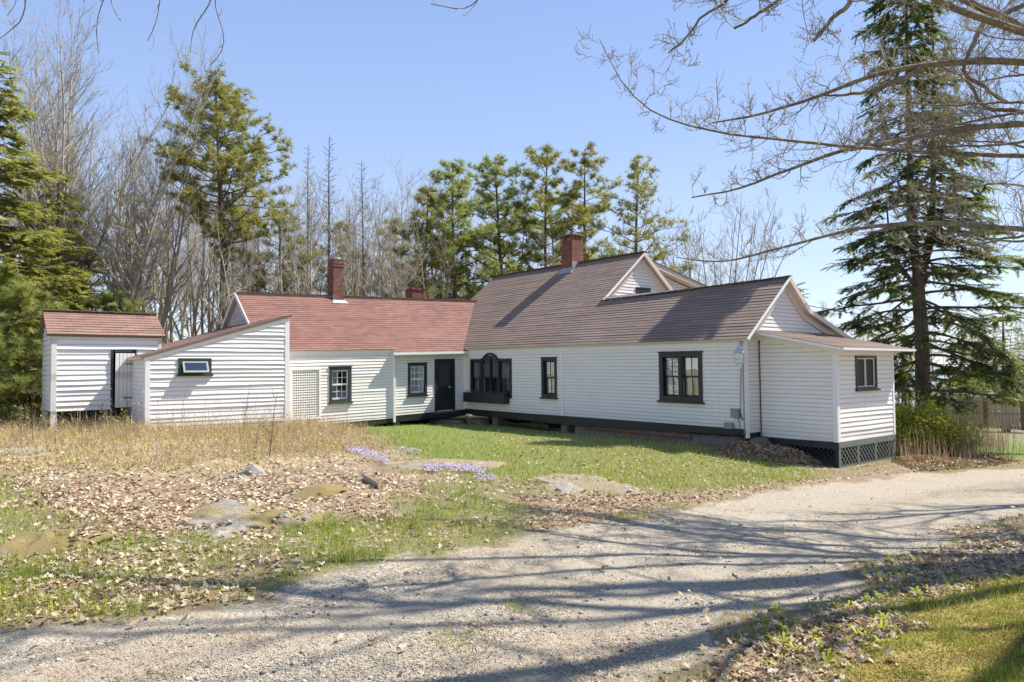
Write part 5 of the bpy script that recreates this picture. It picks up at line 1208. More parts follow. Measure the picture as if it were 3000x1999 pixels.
def add_twigs(P, R, dens, Lm=1.0, up=.22, curl=.28, rg_=rgm, skip=0.0):
    L = np.linalg.norm(np.diff(P, axis=0), axis=1).sum(); n = int(L*dens); m = len(P)
    for i in range(n):
        f = skip+(1-skip)*(i+rg_.uniform(0, 1))/n; k = min(int(f*(m-1)), m-2); q = P[k]+(P[k+1]-P[k])*(f*(m-1)-k); d0 = norm(P[k+1]-P[k]); rr_ = R[k]
        d = norm(d0*.5+rg_.normal(size=3)*.6+np.array([0, 0, rg_.uniform(-.5, .9)])); l_ = Lm*rg_.uniform(.25, 1.0)*(.5+.6*(1-f))
        P2, R2 = branch(rg_, q, d, l_, min(rr_*.45, .009), 7, curl, .10, .35); finem.append((P2, R2))
        for s in range(rg_.integers(5, 10)):
            k2 = rg_.integers(1, 7); P3, R3 = branch(rg_, P2[k2], norm(P2[k2+1]-P2[k2])+rg_.normal(size=3)*.7, l_*rg_.uniform(.25, .55), .0042, 5, .28, .14, .5); finem.append((P3, R3)); budp.append(P3[-1])
            for e_ in range(rg_.integers(1, 4)): k3 = rg_.integers(1, 5); P4, R4 = branch(rg_, P3[k3], norm(P3[k3+1]-P3[k3])+rg_.normal(size=3)*.8, l_*rg_.uniform(.10, .25), .0028, 3, .25, .15, .6); finem.append((P4, R4)); budp.append(P4[-1])
for li, (pts, Y0, Y1, r0, r1, zt) in enumerate(limbs):
    P = W3p(pts, Y0, Y1)
    if zt is not None:
        q0 = np.array([np.interp(mg+zt, trunk[:, 2], trunk[:, k]) for k in range(3)]); q0[2] = EYE+zt-1.6*0
        q0 = np.array([mx, my+.05, max(P[0][2]-.5, mg+1.8)]); ext = np.array([q0, q0*.5+P[0]*.5+np.array([0, 0, .05])]); P = np.vstack([ext, P])
    P = resamp(P, 34); P += np.cumsum(rgm.normal(size=P.shape)*.006, axis=0); R = np.linspace(r0*1.15, r1, 34); bigm.append((P, R)); add_twigs(P, R, 6.5 if r0 > .03 else 7.5, 1.15, skip=.2)
# off-frame crown: limbs over the driveway and above the picture, they cast the branching shadows
def freelimb(p0, pts, r0, r1, dens, tw=1.0, sec=7):
    P = resamp(np.array([p0]+pts, float), 34); P += np.cumsum(rgm.normal(size=P.shape)*.012, axis=0); R = np.linspace(r0*.8, r1, 34); bigm.append((P, R)); add_twigs(P, R, dens, tw)
    for s in range(sec):
        k = int(5+27*(s+rgm.uniform(0, .9))/sec); d0 = norm(P[k+1]-P[k]); d = norm(d0*.8+rgm.normal(size=3)*np.array([.5, .8, .5])+np.array([0, 0, .35])); L = rgm.uniform(1.4, 3.2)
        P2, R2 = branch(rgm, P[k], d, L, min(R[k]*.7, .045), 20, .09, .03, .15); bigm.append((P2, R2)); add_twigs(P2, R2, dens*.8, tw*.8)
    return P, R
tk = lambda h: (mx, my, mg+h)
freelimb(tk(4.6), [(8, 7, mg+6.2), (5.5, 6, mg+7.2), (2.5, 5.4, mg+7.6), (-.5, 5.6, mg+7.2), (-3.2, 6, mg+6.2), (-4.6, 6.2, mg+5.2)], .13, .012, 2.2, 1.1)
freelimb(tk(5.4), [(8.5, 6.2, mg+7.4), (7, 4.8, mg+8.8), (4.5, 3.6, mg+9.6), (1.5, 3.2, mg+9.6), (-1, 3, mg+9)], .12, .012, 2.0, 1.0)
freelimb(tk(6.4), [(9.0, 9.5, mg+8.2), (8, 11, mg+9.8), (6.5, 12.5, mg+11)], .10, .012, 2.4, 1.0)
freelimb(tk(3.8), [(10.5, 6.8, mg+5.0), (10.5, 5, mg+6.4), (9, 3.4, mg+7.6), (6.5, 2.2, mg+8.2)], .11, .012, 2.2, 1.0)
freelimb(tk(7.2), [(8.2, 8.2, mg+9.4), (6, 7.8, mg+10.8), (3.5, 7.6, mg+11.4)], .10, .010, 2.4, 1.0)
freelimb(tk(5.8), [(11, 9.5, mg+7.6), (12.5, 11, mg+9.0), (14, 13, mg+10)], .10, .012, 2.2, 1.0)
freelimb(tk(5.0), [(11.5, 8, mg+6.4), (13.5, 8.2, mg+7.6), (15.5, 9, mg+8.2)], .10, .012, 2.2, 1.0)
freelimb(tk(7.0), [(7.0, 6.6, mg+8.6), (3.5, 5.0, mg+9.2), (.5, 4.6, mg+9.0), (-2.4, 5.0, mg+8.4)], .07, .010, 2.0, 1.0, 9)
freelimb(tk(7.6), [(7.4, 7.4, mg+9.2), (4.6, 7.4, mg+10.2), (1.4, 7.2, mg+10.4), (-1.6, 7.6, mg+10)], .07, .010, 2.0, 1.0, 9)
freelimb(tk(6.0), [(7.8, 7.2, mg+7.6), (5.0, 7.6, mg+8.6), (2.2, 8.2, mg+9.0), (-.5, 8.6, mg+8.8)], .11, .012, 2.2, 1.0, 9)
freelimb(tk(8.0), [(8.0, 6.8, mg+10.2), (5.4, 5.6, mg+11.8), (2.6, 5.0, mg+12.6)], .10, .012, 2.2, 1.0, 9)
freelimb(tk(4.8), [(8.4, 6.8, mg+6.2), (6.4, 4.6, mg+7.0), (3.6, 3.2, mg+7.2), (.6, 2.6, mg+6.8)], .10, .012, 2.2, 1.0, 9)
# drooping twigs that hang into the top of the picture
L0 = np.array([(-4.2, 6.2, mg+5.3)])
def hang(pts, Y, r0=.012, tw=2.4):
    P = resamp(W3p(pts, Y, Y), 20); R = np.linspace(r0, .003, 20); bigm.append((P, R))
    n = 6
    for i in range(n):
        k = rgm.integers(4, 19); P2, R2 = branch(rgm, P[k], norm(P[min(k+1, 19)]-P[k-1])+rgm.normal(size=3)*.6, rgm.uniform(.06, .22), .0035, 5, .2, .12, .5); finem.append((P2, R2)); budp.append(P2[-1])
hang([(560, -420), (330, -120), (312, 0), (284, 25), (278, 75), (280, 115), (290, 160)], 6.1); hang([(480, -200), (318, -20), (330, 30), (355, 62)], 6.1, .006)
hang([(640, -400), (490, -120), (466, 0), (466, 50), (450, 95), (432, 120)], 6.1, .010); hang([(720, -420), (640, -100), (618, 0), (625, 20), (570, 60), (556, 100), (558, 155)], 6.1, .012)
hang([(700, -300), (640, -60), (622, 18), (650, 70), (664, 120), (655, 160), (618, 190)], 6.1, .010)
hang([(1500, -320), (1440, -60), (1400, 10), (1350, 40), (1318, 20), (1262, 12)], 5.6, .008)
V, F = tubes(bigm, 7); mesh_obj('trunk', V, F, M['bark_maple'], maple, smooth=True)
V, F = tubes(finem, 3); mesh_obj('crown', V, F, M['bark_grey'], maple)
bp_ = np.array(budp); a, b_, c_ = axes_from(R_(1).normal(size=bp_.shape)+np.array([0, 0, 1.]), R_(1)); TB = np.array([(-.3, 0, 0), (.3, 0, 0), (0, 1, 0), (0, 0, -.3), (0, 0, .3)], float); TBF = np.array([(0, 1, 2), (3, 4, 2)])
V, F, rr_ = inst(TB, TBF, bp_, a, b_, c_, np.full(len(bp_), .017), R_(1).uniform(0, 1, len(bp_))); mesh_obj('buds', V, F, M['bud'], maple, attrs={'rnd': rr_})
# a second roadside trunk out of frame further along, only its shadows and high twigs show
m3 = make_bare(R_(102), 13, .2, 'bare roadside tree just outside the right edge, its limbs shading the far driveway', stems=3, spread=.42, crown0=.22, dens=1.3, mat='bark_grey'); place(m3, 13.6, 12.4, 1, 2.0)
m2 = make_bare(R_(101), 13, .2, 'bare roadside tree out of sight at right, its twigs shading the far driveway', stems=2, spread=.35, crown0=.25, dens=1.2, mat='bark_grey'); place(m2, 15.8, 13.2, 1, 1.0)

# ---------------------------------------------------------------- picket fence, shrub, brush at right
fence = empty('picket_fence', pg(2890, 1258), 'pale wooden picket fence beyond the lawn at the right', 'fence')
fp = [Vector((27.5, 29.5, 0)), at(3000, 1263, 36.0), at(2890, 1254, 37.5), at(2770, 1245, 39.5), at(2690, 1238, 41)]
for p in fp: p.z = 0
fz = lambda p: at(2890, 1254, 37.5).z+(p.y-37.5)*.006
pk = MB(); rl = MB(); seg_ = []
for p, q in zip(fp[:-1], fp[1:]):
    L = (q-p).length; n = int(L/.155); d = (q-p).normalized(); nn = Vector((-d.y, d.x, 0)); nn = -nn if nn.y > 0 else nn
    for i in range(n):
        c = p+d*(L*(i+.5)/n); z0 = fz(c); hh = 1.52+rr.uniform(-.015, .015)
        F_ = Frame((c.x, c.y, z0), d, (0, 0, 1), nn); w2 = .062
        pk.hexa([F_.p(-w2, 0, .02), F_.p(w2, 0, .02), F_.p(w2, 0, 0), F_.p(-w2, 0, 0), F_.p(-w2, hh, .02), F_.p(w2, hh, .02), F_.p(w2, hh, 0), F_.p(-w2, hh, 0)])
        pk.hexa([F_.p(-w2, hh, .02), F_.p(w2, hh, .02), F_.p(w2, hh, 0), F_.p(-w2, hh, 0), F_.p(-.008, hh+.12, .02), F_.p(.008, hh+.12, .02), F_.p(.008, hh+.12, 0), F_.p(-.008, hh+.12, 0)])
    for zz in (.12, .80, 1.38):
        a_ = p+Vector((0, 0, fz(p)+zz)); b_2 = q+Vector((0, 0, fz(q)+zz)); rl.beam(a_+nn*.045, b_2+nn*.045, .04, .08)
fwm = NT('fence_wood'); co = fwm.coord(); fwm.col(fwm.mix(fwm.noise(fwm.mapv(co, (7, 7, .5)), 1.3, 4, .7), (.50, .36, .20), (.74, .58, .39))); fwm.rough(.85)
pk.build('pickets', fwm.m, fence); rl.build('rail', flat('grey_rail', (.38, .34, .30), .9), fence)
for p in fp[1:4]: MB().box(Frame((p.x, p.y, fz(p)), (1, 0, 0), (0, 0, 1), (0, -1, 0)), -.09, .09, 0, 1.55, -.07, .10).build('fence_post', flat('post_wood', (.28, .16, .075), .85), fence)
# green shrub at the foot of the spruce
def bush(name, px, py, Y, wx, wy, hz, n, mat, label, cat, leaf=.05, seed=1, stems=60, stemmat='bark_grey', zb=.15):
    c = at(px, py, Y); g = gz(c.x, Y); e = empty(name, (c.x, Y, g), label, cat); rg_ = R_(seed); pol = []
    for i in range(stems):
        a = rg_.uniform(0, 6.28); r_ = rg_.uniform(0, .35); d = (math.cos(a)*r_*1.8, math.sin(a)*r_*1.8, 1); L = hz*rg_.uniform(.6, 1.05)
        P, R2 = branch(rg_, (c.x+math.cos(a)*r_*wx, Y+math.sin(a)*r_*wy, g-.05), d, L, .012, 6, .14, .0, .3); pol.append((P, R2))
        for s in range(4): k = rg_.integers(1, 6); pol.append(branch(rg_, P[k], norm(P[k+1]-P[k])+rg_.normal(size=3)*.5, L*.35, .006, 4, .2, .03, .4))
    V, F = tubes(pol, 3); mesh_obj('stems', V, F, M[stemmat], e)
    ends = np.concatenate([p[0] for p in pol]); idx = rg_.integers(0, len(ends), n); P = ends[idx]+rg_.normal(size=(n, 3))*np.array([.10, .10, .08]); P = P[P[:, 2] > g+zb*hz]; n = len(P)
    d = rg_.normal(size=(n, 3)); a, b_, c_ = axes_from(d, rg_); T = np.array([(0, 0, 0), (.45, .5, .1), (0, 1, 0), (-.45, .5, .1)], float); TF = np.array([(0, 1, 2, 3)])
    V, F, r2_ = inst(T, TF, P, a, b_, c_, leaf*rg_.uniform(.6, 1.2, n), rg_.beta(2, 2, n)); mesh_obj('leaves', V, F, M[mat], e, attrs={'rnd': r2_}); return e
bush('shrub', 2680, 1230, 19.9, 2.3, 1.0, 1.45, 17000, 'bush', 'bright yellow-green leafy shrub around the spruce trunk', 'shrub', .06, 5, 110)
bush('shrub', 2790, 1250, 19.8, 1.2, .8, 1.15, 3200, 'bush', 'sparse twiggy shrub at the right of the yellow-green one', 'shrub', .045, 6, 60)
def stalks(name, boxpts, n, hmin, hmax, mat, label, seed, leafy=.0, w_=.006, lean=.25, cat='dry plants', kind='stuff', litter=None):
    rg_ = R_(seed); pr = gpoly(boxpts); lo, hi = pr.min(0), pr.max(0); P = rg_.uniform(lo, hi, (n*3, 2)); k = sdist(P[:, 0], P[:, 1], pr)+1.6*(fbm(P[:, 0], P[:, 1], .9, 66)-.5) > rg_.uniform(-.55, .75, len(P)); k &= fbm(P[:, 0], P[:, 1], .45, 19) > .36; P = P[k][:n]; z = ground(P[:, 0], P[:, 1]); n = len(P)
    Hh = rg_.uniform(hmin, hmax, n)*(.25+1.45*fbm(P[:, 0], P[:, 1], 1.0, 77))*(.45+.75*np.clip((P[:, 1]-12)/7, 0, 1)); d = rg_.normal(size=(n, 2))*lean; az = rg_.uniform(0, 6.28, n); s = np.stack([np.cos(az), np.sin(az), 0*az], 1)*w_
    b0 = np.stack([P[:, 0], P[:, 1], z-.02], 1); m1 = b0+np.stack([d[:, 0]*Hh*.35, d[:, 1]*Hh*.35, Hh*.55], 1); t1 = b0+np.stack([d[:, 0]*Hh, d[:, 1]*Hh, Hh], 1)
    V = np.stack([b0-s, b0+s, m1+s*.8, m1-s*.8, t1], 1).reshape(-1, 3); i = np.arange(n)*5; F = [[a, a+1, a+2, a+3] for a in i.tolist()]+[[a+3, a+2, a+4] for a in i.tolist()]
    rn = np.repeat(np.clip(rg_.beta(1.6, 1.9, n)*.55+.42*(fbm(P[:, 0], P[:, 1], .9, 12)-.15), 0, .8), 5)
    Vs = [V]; Rs = [rn]; base = len(V)
    if leafy:
        m = int(n*leafy); q = rg_.integers(0, n, m); f = rg_.uniform(.15, 1, m)[:, None]; pos = b0[q]*(1-f)+t1[q]*f+rg_.normal(size=(m, 3))*.03; a, b_, c_ = axes_from(rg_.normal(size=(m, 3)), rg_)
        T = np.array([(0, 0, 0), (.35, .5, .0), (0, 1, 0), (-.35, .5, 0)], float); V2, F2, R2 = inst(T, np.array([(0, 1, 2, 3)]), pos, a, b_, c_, rg_.uniform(.02, .05, m), .86+.14*rg_.uniform(0, 1, m)); Vs.append(V2); Rs.append(R2); F += (F2+base).tolist()
    o = mesh_obj(name, np.vstack(Vs), F, M[mat], None, attrs={'rnd': np.concatenate(Rs)}); tag(o, label, cat, None, kind); return o
stalks('dry_stalks', [(2600, 1352), (2640, 1290), (2800, 1275), (2950, 1310), (2880, 1345), (2700, 1375)], 2600, .3, .85, 'straw', 'tan dead stalks and reeds below the shrub beside the porch', 31, .25, .007, .15)
# ---------------------------------------------------------------- ground cover
from mathutils.bvhtree import BVHTree
_bv = []
for o_ in ROCKS:
    vs_ = [o_.matrix_world @ v_.co for v_ in o_.data.vertices]; xs_ = [v_.x for v_ in vs_]; ys_ = [v_.y for v_ in vs_]
    _bv.append((min(xs_), max(xs_), min(ys_), max(ys_), BVHTree.FromPolygons(vs_, [tuple(p_.vertices) for p_ in o_.data.polygons])))
def on_rocks(x, y, z):
    z = z.copy(); hit = np.zeros(len(x), bool)
    for (a_, b_x, c_y, d_, bv) in _bv:
        for i in np.where((x > a_) & (x < b_x) & (y > c_y) & (y < d_))[0]:
            r = bv.ray_cast(Vector((x[i], y[i], 20)), Vector((0, 0, -1)))
            if r[0] is not None and r[0].z > z[i]+.01: z[i] = r[0].z; hit[i] = True
    return z, hit
def in_house(x, y):
    dx, dy = x-CX, y-CY; t = dx*UX+dy*UY; w_ = dx*VX+dy*VY
    return ((w_ > -.02) & (w_ < 8) & (t > -3) & (t < 12.0)) | ((t < .0) & (t > -5.3) & (w_ < .3) & (w_ > -7.5)) | ((t < 1.12) & (w_ > -11.2) & (w_ < -7.2)) | ((w_ > .61) & (t < 13.98) & (t > 11))
def samp(n, y0=1215, y1=2120, x0=-250, x1=3250, rg_=None, pw=1.0):
    px = rg_.uniform(x0, x1, n); py = y0+(y1-y0)*rg_.uniform(0, 1, n)**pw; x, y, z = pix2ground(px, py); j = rg_.normal(size=(n, 2))*.02; x = x+j[:, 0]; y = y+j[:, 1]
    k = (y < 34) & (~in_house(x, y)); return x[k], y[k], ground(x[k], y[k])
def blades(name, x, y, z, hgt, wd, rnd, mat, label, rg_, cat='grass', lean=.45):
    n = len(x); az = rg_.uniform(0, 6.28, n); s = np.stack([np.cos(az), np.sin(az), 0*az], 1)*wd[:, None]/2; d = rg_.normal(size=(n, 2))*lean
    b0 = np.stack([x, y, z-.01], 1); m1 = b0+np.stack([d[:, 0]*hgt*.3, d[:, 1]*hgt*.3, hgt*.6], 1); t1 = b0+np.stack([d[:, 0]*hgt, d[:, 1]*hgt, hgt*.92], 1)
    V = np.stack([b0-s, b0+s, m1+s*.7, m1-s*.7, t1], 1).reshape(-1, 3); i = np.arange(n)*5
    F = np.concatenate([np.stack([i, i+1, i+2], 1), np.stack([i, i+2, i+3], 1), np.stack([i+3, i+2, i+4], 1)])
    o = mesh_obj(name, V, F, M[mat], None, attrs={'rnd': np.repeat(rnd, 5)}); tag(o, label, cat, None, 'stuff'); return o
rg = R_(201)
x, y, z = samp(520000, 1222, 2120, rg_=rg); R = regions(x, y); cl = fbm(x, y, .28, 55); pr = R['grass']*np.clip(.15+1.5*(cl-.25), 0, 1); pr = np.maximum(pr, R['lawn']*.95); pr = np.maximum(pr*(1-R['mossr']), R['mossr']*.16*(cl > .5))
isl = (.25+1.0*R['mid'])*(1-R['track'])*(R['drive'] > .6)*np.clip((fbm(x, y, .9, 61)-.62)*5, 0, .35)*(fbm(x, y, .16, 62) > .52); pr = np.maximum(pr*(1-R['drive']), isl)
k = rg.uniform(0, 1, len(x)) < pr; x, y, z = x[k], y[k], z[k]; R = {a: b[k] for a, b in R.items()}; dist = np.hypot(x, y)
h = (.045+.055*fbm(x, y, .5, 5))*(1+.35*rg.normal(size=len(x)).clip(-1, 2)); h = np.where(R['mossr'] > .5, h*.9, h); h = np.where(R['drive'] > .4, h*.28, h)
z, hr_ = on_rocks(x, y, z); k = (~hr_) | (rg.uniform(0, 1, len(x)) < .25*(fbm(x, y, .25, 3) > .5)); x, y, z, h, dist = x[k], y[k], z[k], h[k], dist[k]; R = {a: b[k] for a, b in R.items()}
rn = np.clip(.25+.55*fbm(x, y, .8, 71)+rg.normal(size=len(x))*.16+.10*R['lawn'], 0, 1)
blades('grass', x, y, z, h, .0028+dist*.00042, rn, 'grass', 'short spring grass over the lawn and driveway verge', rg)
# moss mounds bottom right
x, y, z = samp(260000, 1480, 2150, 2000, 3300, rg_=rg); R = regions(x, y); k = rg.uniform(0, 1, len(x)) < R['mossr']*np.clip(.2+1.6*(fbm(x, y, .5, 81)-.2), 0, 1); x, y, z = x[k], y[k], z[k]
blades('moss', x, y, z, rg.uniform(.010, .026, len(x)), np.full(len(x), .008), np.clip(fbm(x, y, .35, 91)+rg.normal(size=len(x))*.15, 0, 1), 'moss', 'golden green moss carpet in the lower right corner', rg, 'moss', .8)
# dead leaves
def leafT(seed):
    rg_ = np.random.default_rng(seed); n = 11; V = [(0, 0, 0)]
    for i in range(n):
        a = 2*np.pi*i/n; lob = 1 if i % 2 == 0 else .55; r_ = .5*lob*(1+rg_.uniform(-.15, .2)); X, Y = r_*math.sin(a)*.72, r_*math.cos(a); V.append((X, Y, .22*(abs(X)*2)**1.5+.25*max(0, Y)**1.5*rg_.uniform(.3, 1.6)*rg_.choice([-1, 1, 1])+rg_.uniform(-.06, .1)))
    return np.array(V), np.array([(0, 1+i, 1+(i+1) % n) for i in range(n)])
def scatter_leaves(x, y, z, size, rg_, extra_z=.02, tilt=.5):
    Vs, Fs, Rs = [], [], []; base = 0; grp = rg_.integers(0, 5, len(x))
    for g in range(5):
        T, TF = leafT(300+g); k = grp == g; n = k.sum()
        if not n: continue
        N = np.stack([rg_.normal(size=n)*tilt, rg_.normal(size=n)*tilt, np.ones(n)*rg_.choice([1, 1, -1], n)], 1); N /= np.linalg.norm(N, axis=1, keepdims=True); rr_ = rg_.normal(size=(n, 3)); A = np.cross(N, rr_); A /= np.linalg.norm(A, axis=1, keepdims=True)
        P = np.stack([x[k], y[k], z[k]+extra_z*rg_.uniform(.2, 1.3, n)], 1); V, F, r2 = inst(T, TF, P, A, np.cross(N, A), N, size[k], np.clip(rg_.beta(1.8, 1.3, n)*(.55+.75*fbm(x[k], y[k], 1.6, 93)), 0, 1)); Vs.append(V); Fs.append(F+base); Rs.append(r2); base += len(V)
    return np.vstack(Vs), np.vstack(Fs), np.concatenate(Rs)
x, y, z = samp(260000, 1225, 2150, rg_=rg, pw=.85); R = regions(x, y); cl = fbm(x, y, .5, 95); pr = R['leaf']*np.clip(.25+1.5*(cl-.2), 0, 1)
pr = np.maximum(pr*(1-R['drive'])**2, .0025*R['drive']); near = np.clip((7.5-np.hypot(x, y))/4, 0, 1); pr = pr*(1-.35*near)
k = rg.uniform(0, 1, len(x)) < pr; x, y, z = x[k], y[k], z[k]; sz = .020+.062*rg.uniform(0, 1, len(x))**1.6+.018*(np.hypot(x, y) > 9); z, hr_ = on_rocks(x, y, z); k = (~hr_) | (rg.uniform(0, 1, len(x)) < .8*(fbm(x, y, .4, 4) > .52)); x, y, z, sz = x[k], y[k], z[k], sz[k]
V, F, r_ = scatter_leaves(x, y, z, sz, rg)
o = mesh_obj('fallen_leaves', V, F, M['leaf_dead'], None, attrs={'rnd': r_}); tag(o, 'tan and brown fallen leaves strewn over ledges, verge and lawn', 'leaves', None, 'stuff')
# leaf pile against the ell wall
def pile(n, pts, lift, name, label, seed):
    rg_ = R_(seed); p = gpoly(pts); lo, hi = p.min(0), p.max(0); Q = rg_.uniform(lo, hi, (n*4, 2)); sd = sdist(Q[:, 0], Q[:, 1], p); Q = Q[sd > 0][:n]; sd = sdist(Q[:, 0], Q[:, 1], p); z = ground(Q[:, 0], Q[:, 1])+np.minimum(sd*.5, lift)*rg_.uniform(.3, 1, len(Q))
    V, F, r2 = scatter_leaves(Q[:, 0], Q[:, 1], z, rg_.uniform(.05, .11, len(Q)), rg_, .02, .9); o = mesh_obj(name, V, F, M['leaf_dead'], None, attrs={'rnd': r2*.75}); tag(o, label, 'leaves', None, 'stuff')
pile(5200, [(2080, 1322), (2200, 1312), (2330, 1325), (2420, 1362), (2300, 1358), (2150, 1345)], .22, 'leaf_pile', 'heap of brown leaves drifted against the porch skirt', 5)
pile(3800, [(2610, 1352), (2700, 1338), (2850, 1340), (2990, 1352), (2850, 1372), (2680, 1382)], .10, 'leaf_pile', 'drift of brown leaves at the foot of the reeds right of the porch', 6)
# small pebbles on the driveway
Tp = np.array([(1, 0, 0), (0, 1, 0), (-1, 0, 0), (0, -1, 0), (0, 0, .6), (0, 0, -.6)], float)*.5; TpF = np.array([(0, 1, 4), (1, 2, 4), (2, 3, 4), (3, 0, 4), (1, 0, 5), (2, 1, 5), (3, 2, 5), (0, 3, 5)])
x, y, z = samp(150000, 1500, 2180, rg_=rg); R = regions(x, y); k = rg.uniform(0, 1, len(x)) < R['drive']*(1-.75*R['track'])*np.clip(.35+1.3*(fbm(x, y, .8, 97)-.3), 0, 1); x, y, z = x[k], y[k], z[k]; n = len(x)
N = np.stack([rg.normal(size=n)*.3, rg.normal(size=n)*.3, np.ones(n)], 1); a, b_, c_ = axes_from(N, rg); szp = .006+.010*rg.uniform(0, 1, n)**2+.03*(rg.uniform(0, 1, n) > .992)
V, F, r_ = inst(Tp, TpF, np.stack([x, y, z-.028+szp*.1], 1), a, c_, b_, szp, rg.uniform(0, 1, n)); o = mesh_obj('gravel', V, F, M['pebble'], None, attrs={'rnd': r_}); tag(o, 'pale crushed gravel of the driveway', 'gravel', None, 'stuff')
# pine needles / straw bits on drive
x, y, z = samp(60000, 1500, 2150, rg_=rg); R = regions(x, y); pr = np.clip(R['drive']*np.clip((fbm(x, y, .9, 99)-.42)*3, 0, .8)+.5*R['right'], 0, 1); k = rg.uniform(0, 1, len(x)) < pr; x, y, z = x[k], y[k], z[k]; n = len(x)
az = rg.uniform(0, 6.28, n); L = rg.uniform(.02, .07, n); d = np.stack([np.cos(az)*L, np.sin(az)*L, rg.normal(size=n)*.004], 1); s = np.stack([-np.sin(az), np.cos(az), 0*az], 1)*.0013; b0 = np.stack([x, y, z-.02+.008*rg.uniform(0, 1, n)], 1)
V = np.stack([b0-s, b0+s, b0+d+s, b0+d-s], 1).reshape(-1, 3); i = np.arange(n)*4; F = np.stack([i, i+1, i+2, i+3], 1); o = mesh_obj('dry_needles', V, F, M['straw'], None, attrs={'rnd': np.repeat(rg.uniform(.1, .78, n), 4)}); tag(o, 'dry needles and straw scattered on the driveway', 'needles', None, 'stuff')
# dry brush in front of the buildings
stalks('dry_brush', [(-300, 1240), (0, 1235), (430, 1245), (970, 1242), (1090, 1290), (1120, 1325), (900, 1352), (700, 1365), (450, 1385), (150, 1385), (-300, 1370)], 42000, .07, .38, 'straw', 'knee-high tangled dry brush and weeds in front of the shed and lean-to', 33, .45, .0035, .62)
stalks('tall_weeds', [(100, 1262), (430, 1262), (860, 1258), (1010, 1262), (900, 1300), (400, 1320), (100, 1300)], 420, .45, 1.0, 'straw', 'taller thin weed stems against the white clapboards', 34, 3.0, .004, .12)
# saplings
rgs = R_(44)
def sapling(px, py, ht, label, n=5, r0=.010):
    g = pg(px, py); e = empty('sapling', g, label, 'sapling'); pol = []
    P, R2 = branch(rgs, g-Vector((0, 0, .05)), (rgs.normal()*.05, 0, 1), ht, r0, 8, .05, .03, .25); pol.append((P, R2))
    for i in range(n*2): k = rgs.integers(2, 8); pol.append(branch(rgs, P[k], norm(P[k+1]-P[k])+rgs.normal(size=3)*.55, ht*rgs.uniform(.15, .35), r0*.4, 5, .14, .06, .4))
    V, F = tubes(pol, 4); mesh_obj('stem', V, F, M['bark_pine'], e); return e
sapling(712, 1278, 1.35, 'dark bare sapling standing in front of the right half of the lean-to')
sapling(790, 1340, 1.25, 'second thin sapling nearer the boulder, tall enough to cross the lean-to corner', 4)
sapling(745, 1345, .85, 'short forked sapling just left of the boulder sapling', 4, .008)
sapling(95, 1300, 1.3, 'pale thin sapling left of the garden shed post', 3, .008)
sapling(60, 1310, 1.0, 'pale short sapling nearest the left edge', 3, .007)
sapling(165, 1320, .7, 'low twiggy sapling in front of the garden shed post', 4, .007)
sapling(300, 1262, .8, 'tangled bare sapling below the shed door', 9, .008)
sapling(372, 1262, 1.0, 'bare sapling between the shed door and the lean-to corner', 9, .009)
# creeping phlox
def phlox(pts, n, seed, label):
    rg_ = R_(seed); p = gpoly(pts); lo, hi = p.min(0), p.max(0); Q = rg_.uniform(lo, hi, (n*8, 2)); Q = Q[sdist(Q[:, 0], Q[:, 1], p) > -.03][:n]; Q = Q[fbm(Q[:, 0], Q[:, 1], .35, 8) > .42]; n = len(Q); z = ground(Q[:, 0], Q[:, 1])+rg_.uniform(.05, .12, n)
    N = np.stack([rg_.normal(size=n)*.5, rg_.normal(size=n)*.5-.4, np.ones(n)], 1); a, b_, c_ = axes_from(N, rg_); T = np.array([(0, 0, 0)]+[(.5*math.cos(i*1.2566), .06, .5*math.sin(i*1.2566)) for i in range(5)]); TF = np.array([(0, 1+i, 1+(i+1) % 5) for i in range(5)])
    V, F, r2 = inst(T, TF, np.stack([Q[:, 0], Q[:, 1], z], 1), a, b_, c_, rg_.uniform(.02, .035, n), rg_.uniform(0, 1, n)); o = mesh_obj('creeping_phlox', V, F, M['phlox'], None, attrs={'rnd': r2}); tag(o, label, 'flowers', None, 'stuff')
phlox([(1010, 1322), (1060, 1325), (1130, 1350), (1140, 1368), (1080, 1350)], 900, 1, 'lilac creeping phlox trailing at the upper left of the tan ledge')
phlox([(1235, 1380), (1330, 1376), (1420, 1388), (1420, 1396), (1330, 1390), (1250, 1390)], 1000, 2, 'lilac creeping phlox along the lower edge of the tan ledge')
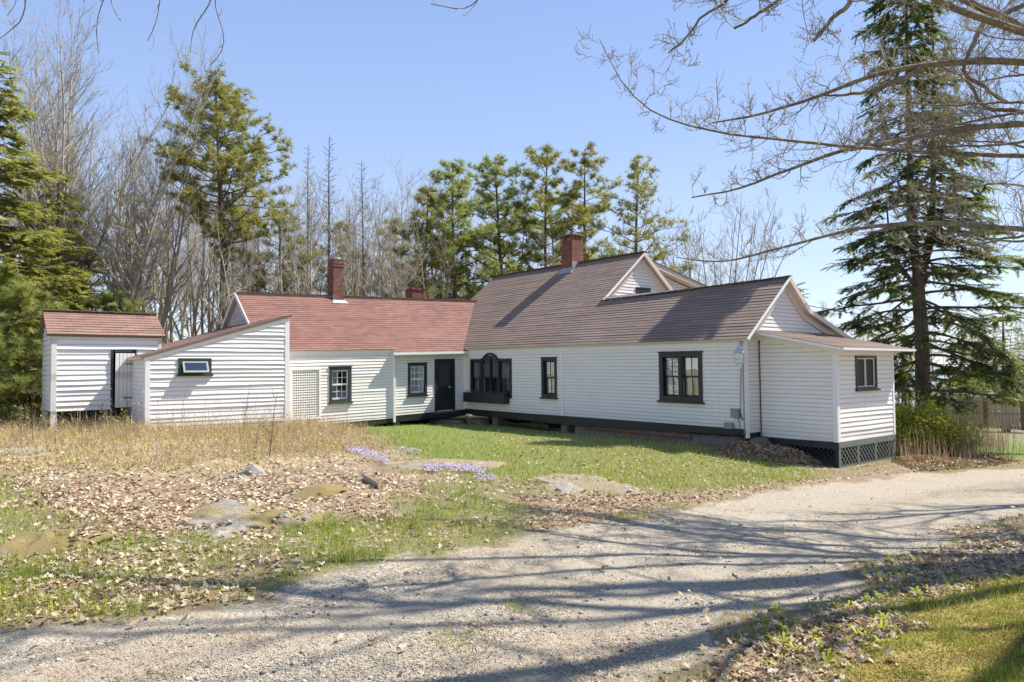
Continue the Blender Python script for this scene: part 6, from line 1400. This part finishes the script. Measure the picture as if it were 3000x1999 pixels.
phlox([(1395, 1404), (1450, 1406), (1450, 1418), (1395, 1414)], 300, 3, 'small patch of lilac phlox beside the lichened rocks')
phlox([(1150, 1320), (1240, 1334), (1240, 1340), (1140, 1328)], 350, 4, 'thin line of lilac phlox on the lawn side of the tan ledge')
# dandelion-like green rosettes lower right
def rosettes(n, seed):
    rg_ = R_(seed); px = rg_.uniform(2250, 2850, n*3); py = rg_.uniform(1640, 1960, n*3); x, y, z = pix2ground(px, py); R = regions(x, y); k = (R['right'] > .35) & (R['drive'] < .3); x, y, z = x[k][:n], y[k][:n], z[k][:n]; n = len(x)
    V = []; F = []; rn = []
    for i in range(n):
        for j in range(rg_.integers(5, 10)):
            a = rg_.uniform(0, 6.28); L = rg_.uniform(.03, .075); d = np.array([math.cos(a), math.sin(a), 0]); s = np.array([-d[1], d[0], 0])*L*.13; p = np.array([x[i], y[i], z[i]+.01]); h = rg_.uniform(.5, 1.1)*L
            b = len(V); V += [p-s*.3, p+s*.3, p+d*L*.6+s+np.array([0, 0, h*.8]), p+d*L*.6-s+np.array([0, 0, h*.8]), p+d*L+np.array([0, 0, h*.8])]; F += [[b, b+1, b+2, b+3], [b+3, b+2, b+4]]; rn += [.45+.3*rg_.uniform()]*5
    o = mesh_obj('weed_leaves', np.array(V), F, M['bush'], None, attrs={'rnd': np.array(rn)}); tag(o, 'fresh green weed leaves poking through leaves at lower right', 'weeds', None, 'stuff')
rosettes(60, 9)
# utility wires beyond the fence
def wire(p, q, sag, r_, label):
    P = np.array([np.array(p)*(1-t)+np.array(q)*t-np.array([0, 0, sag*4*t*(1-t)]) for t in np.linspace(0, 1, 24)]); V, F = tubes([(P, np.full(24, r_))], 5); o = mesh_obj('utility_wire', V, F, M['rust']); tag(o, label, 'wire')
wire(at(2560, 1062, 44), at(3150, 1054, 44), .2, .028, 'thick black cable crossing behind the spruce trunk over the water')
wire(at(2560, 1030, 45), at(3150, 1012, 45), .2, .012, 'thin wire above the thick cable at the right')
wire(H(12.05, 1.2, 1.9), at(2760, 925, 30), .25, .010, 'thin service wire running from the ell gable toward the spruce')
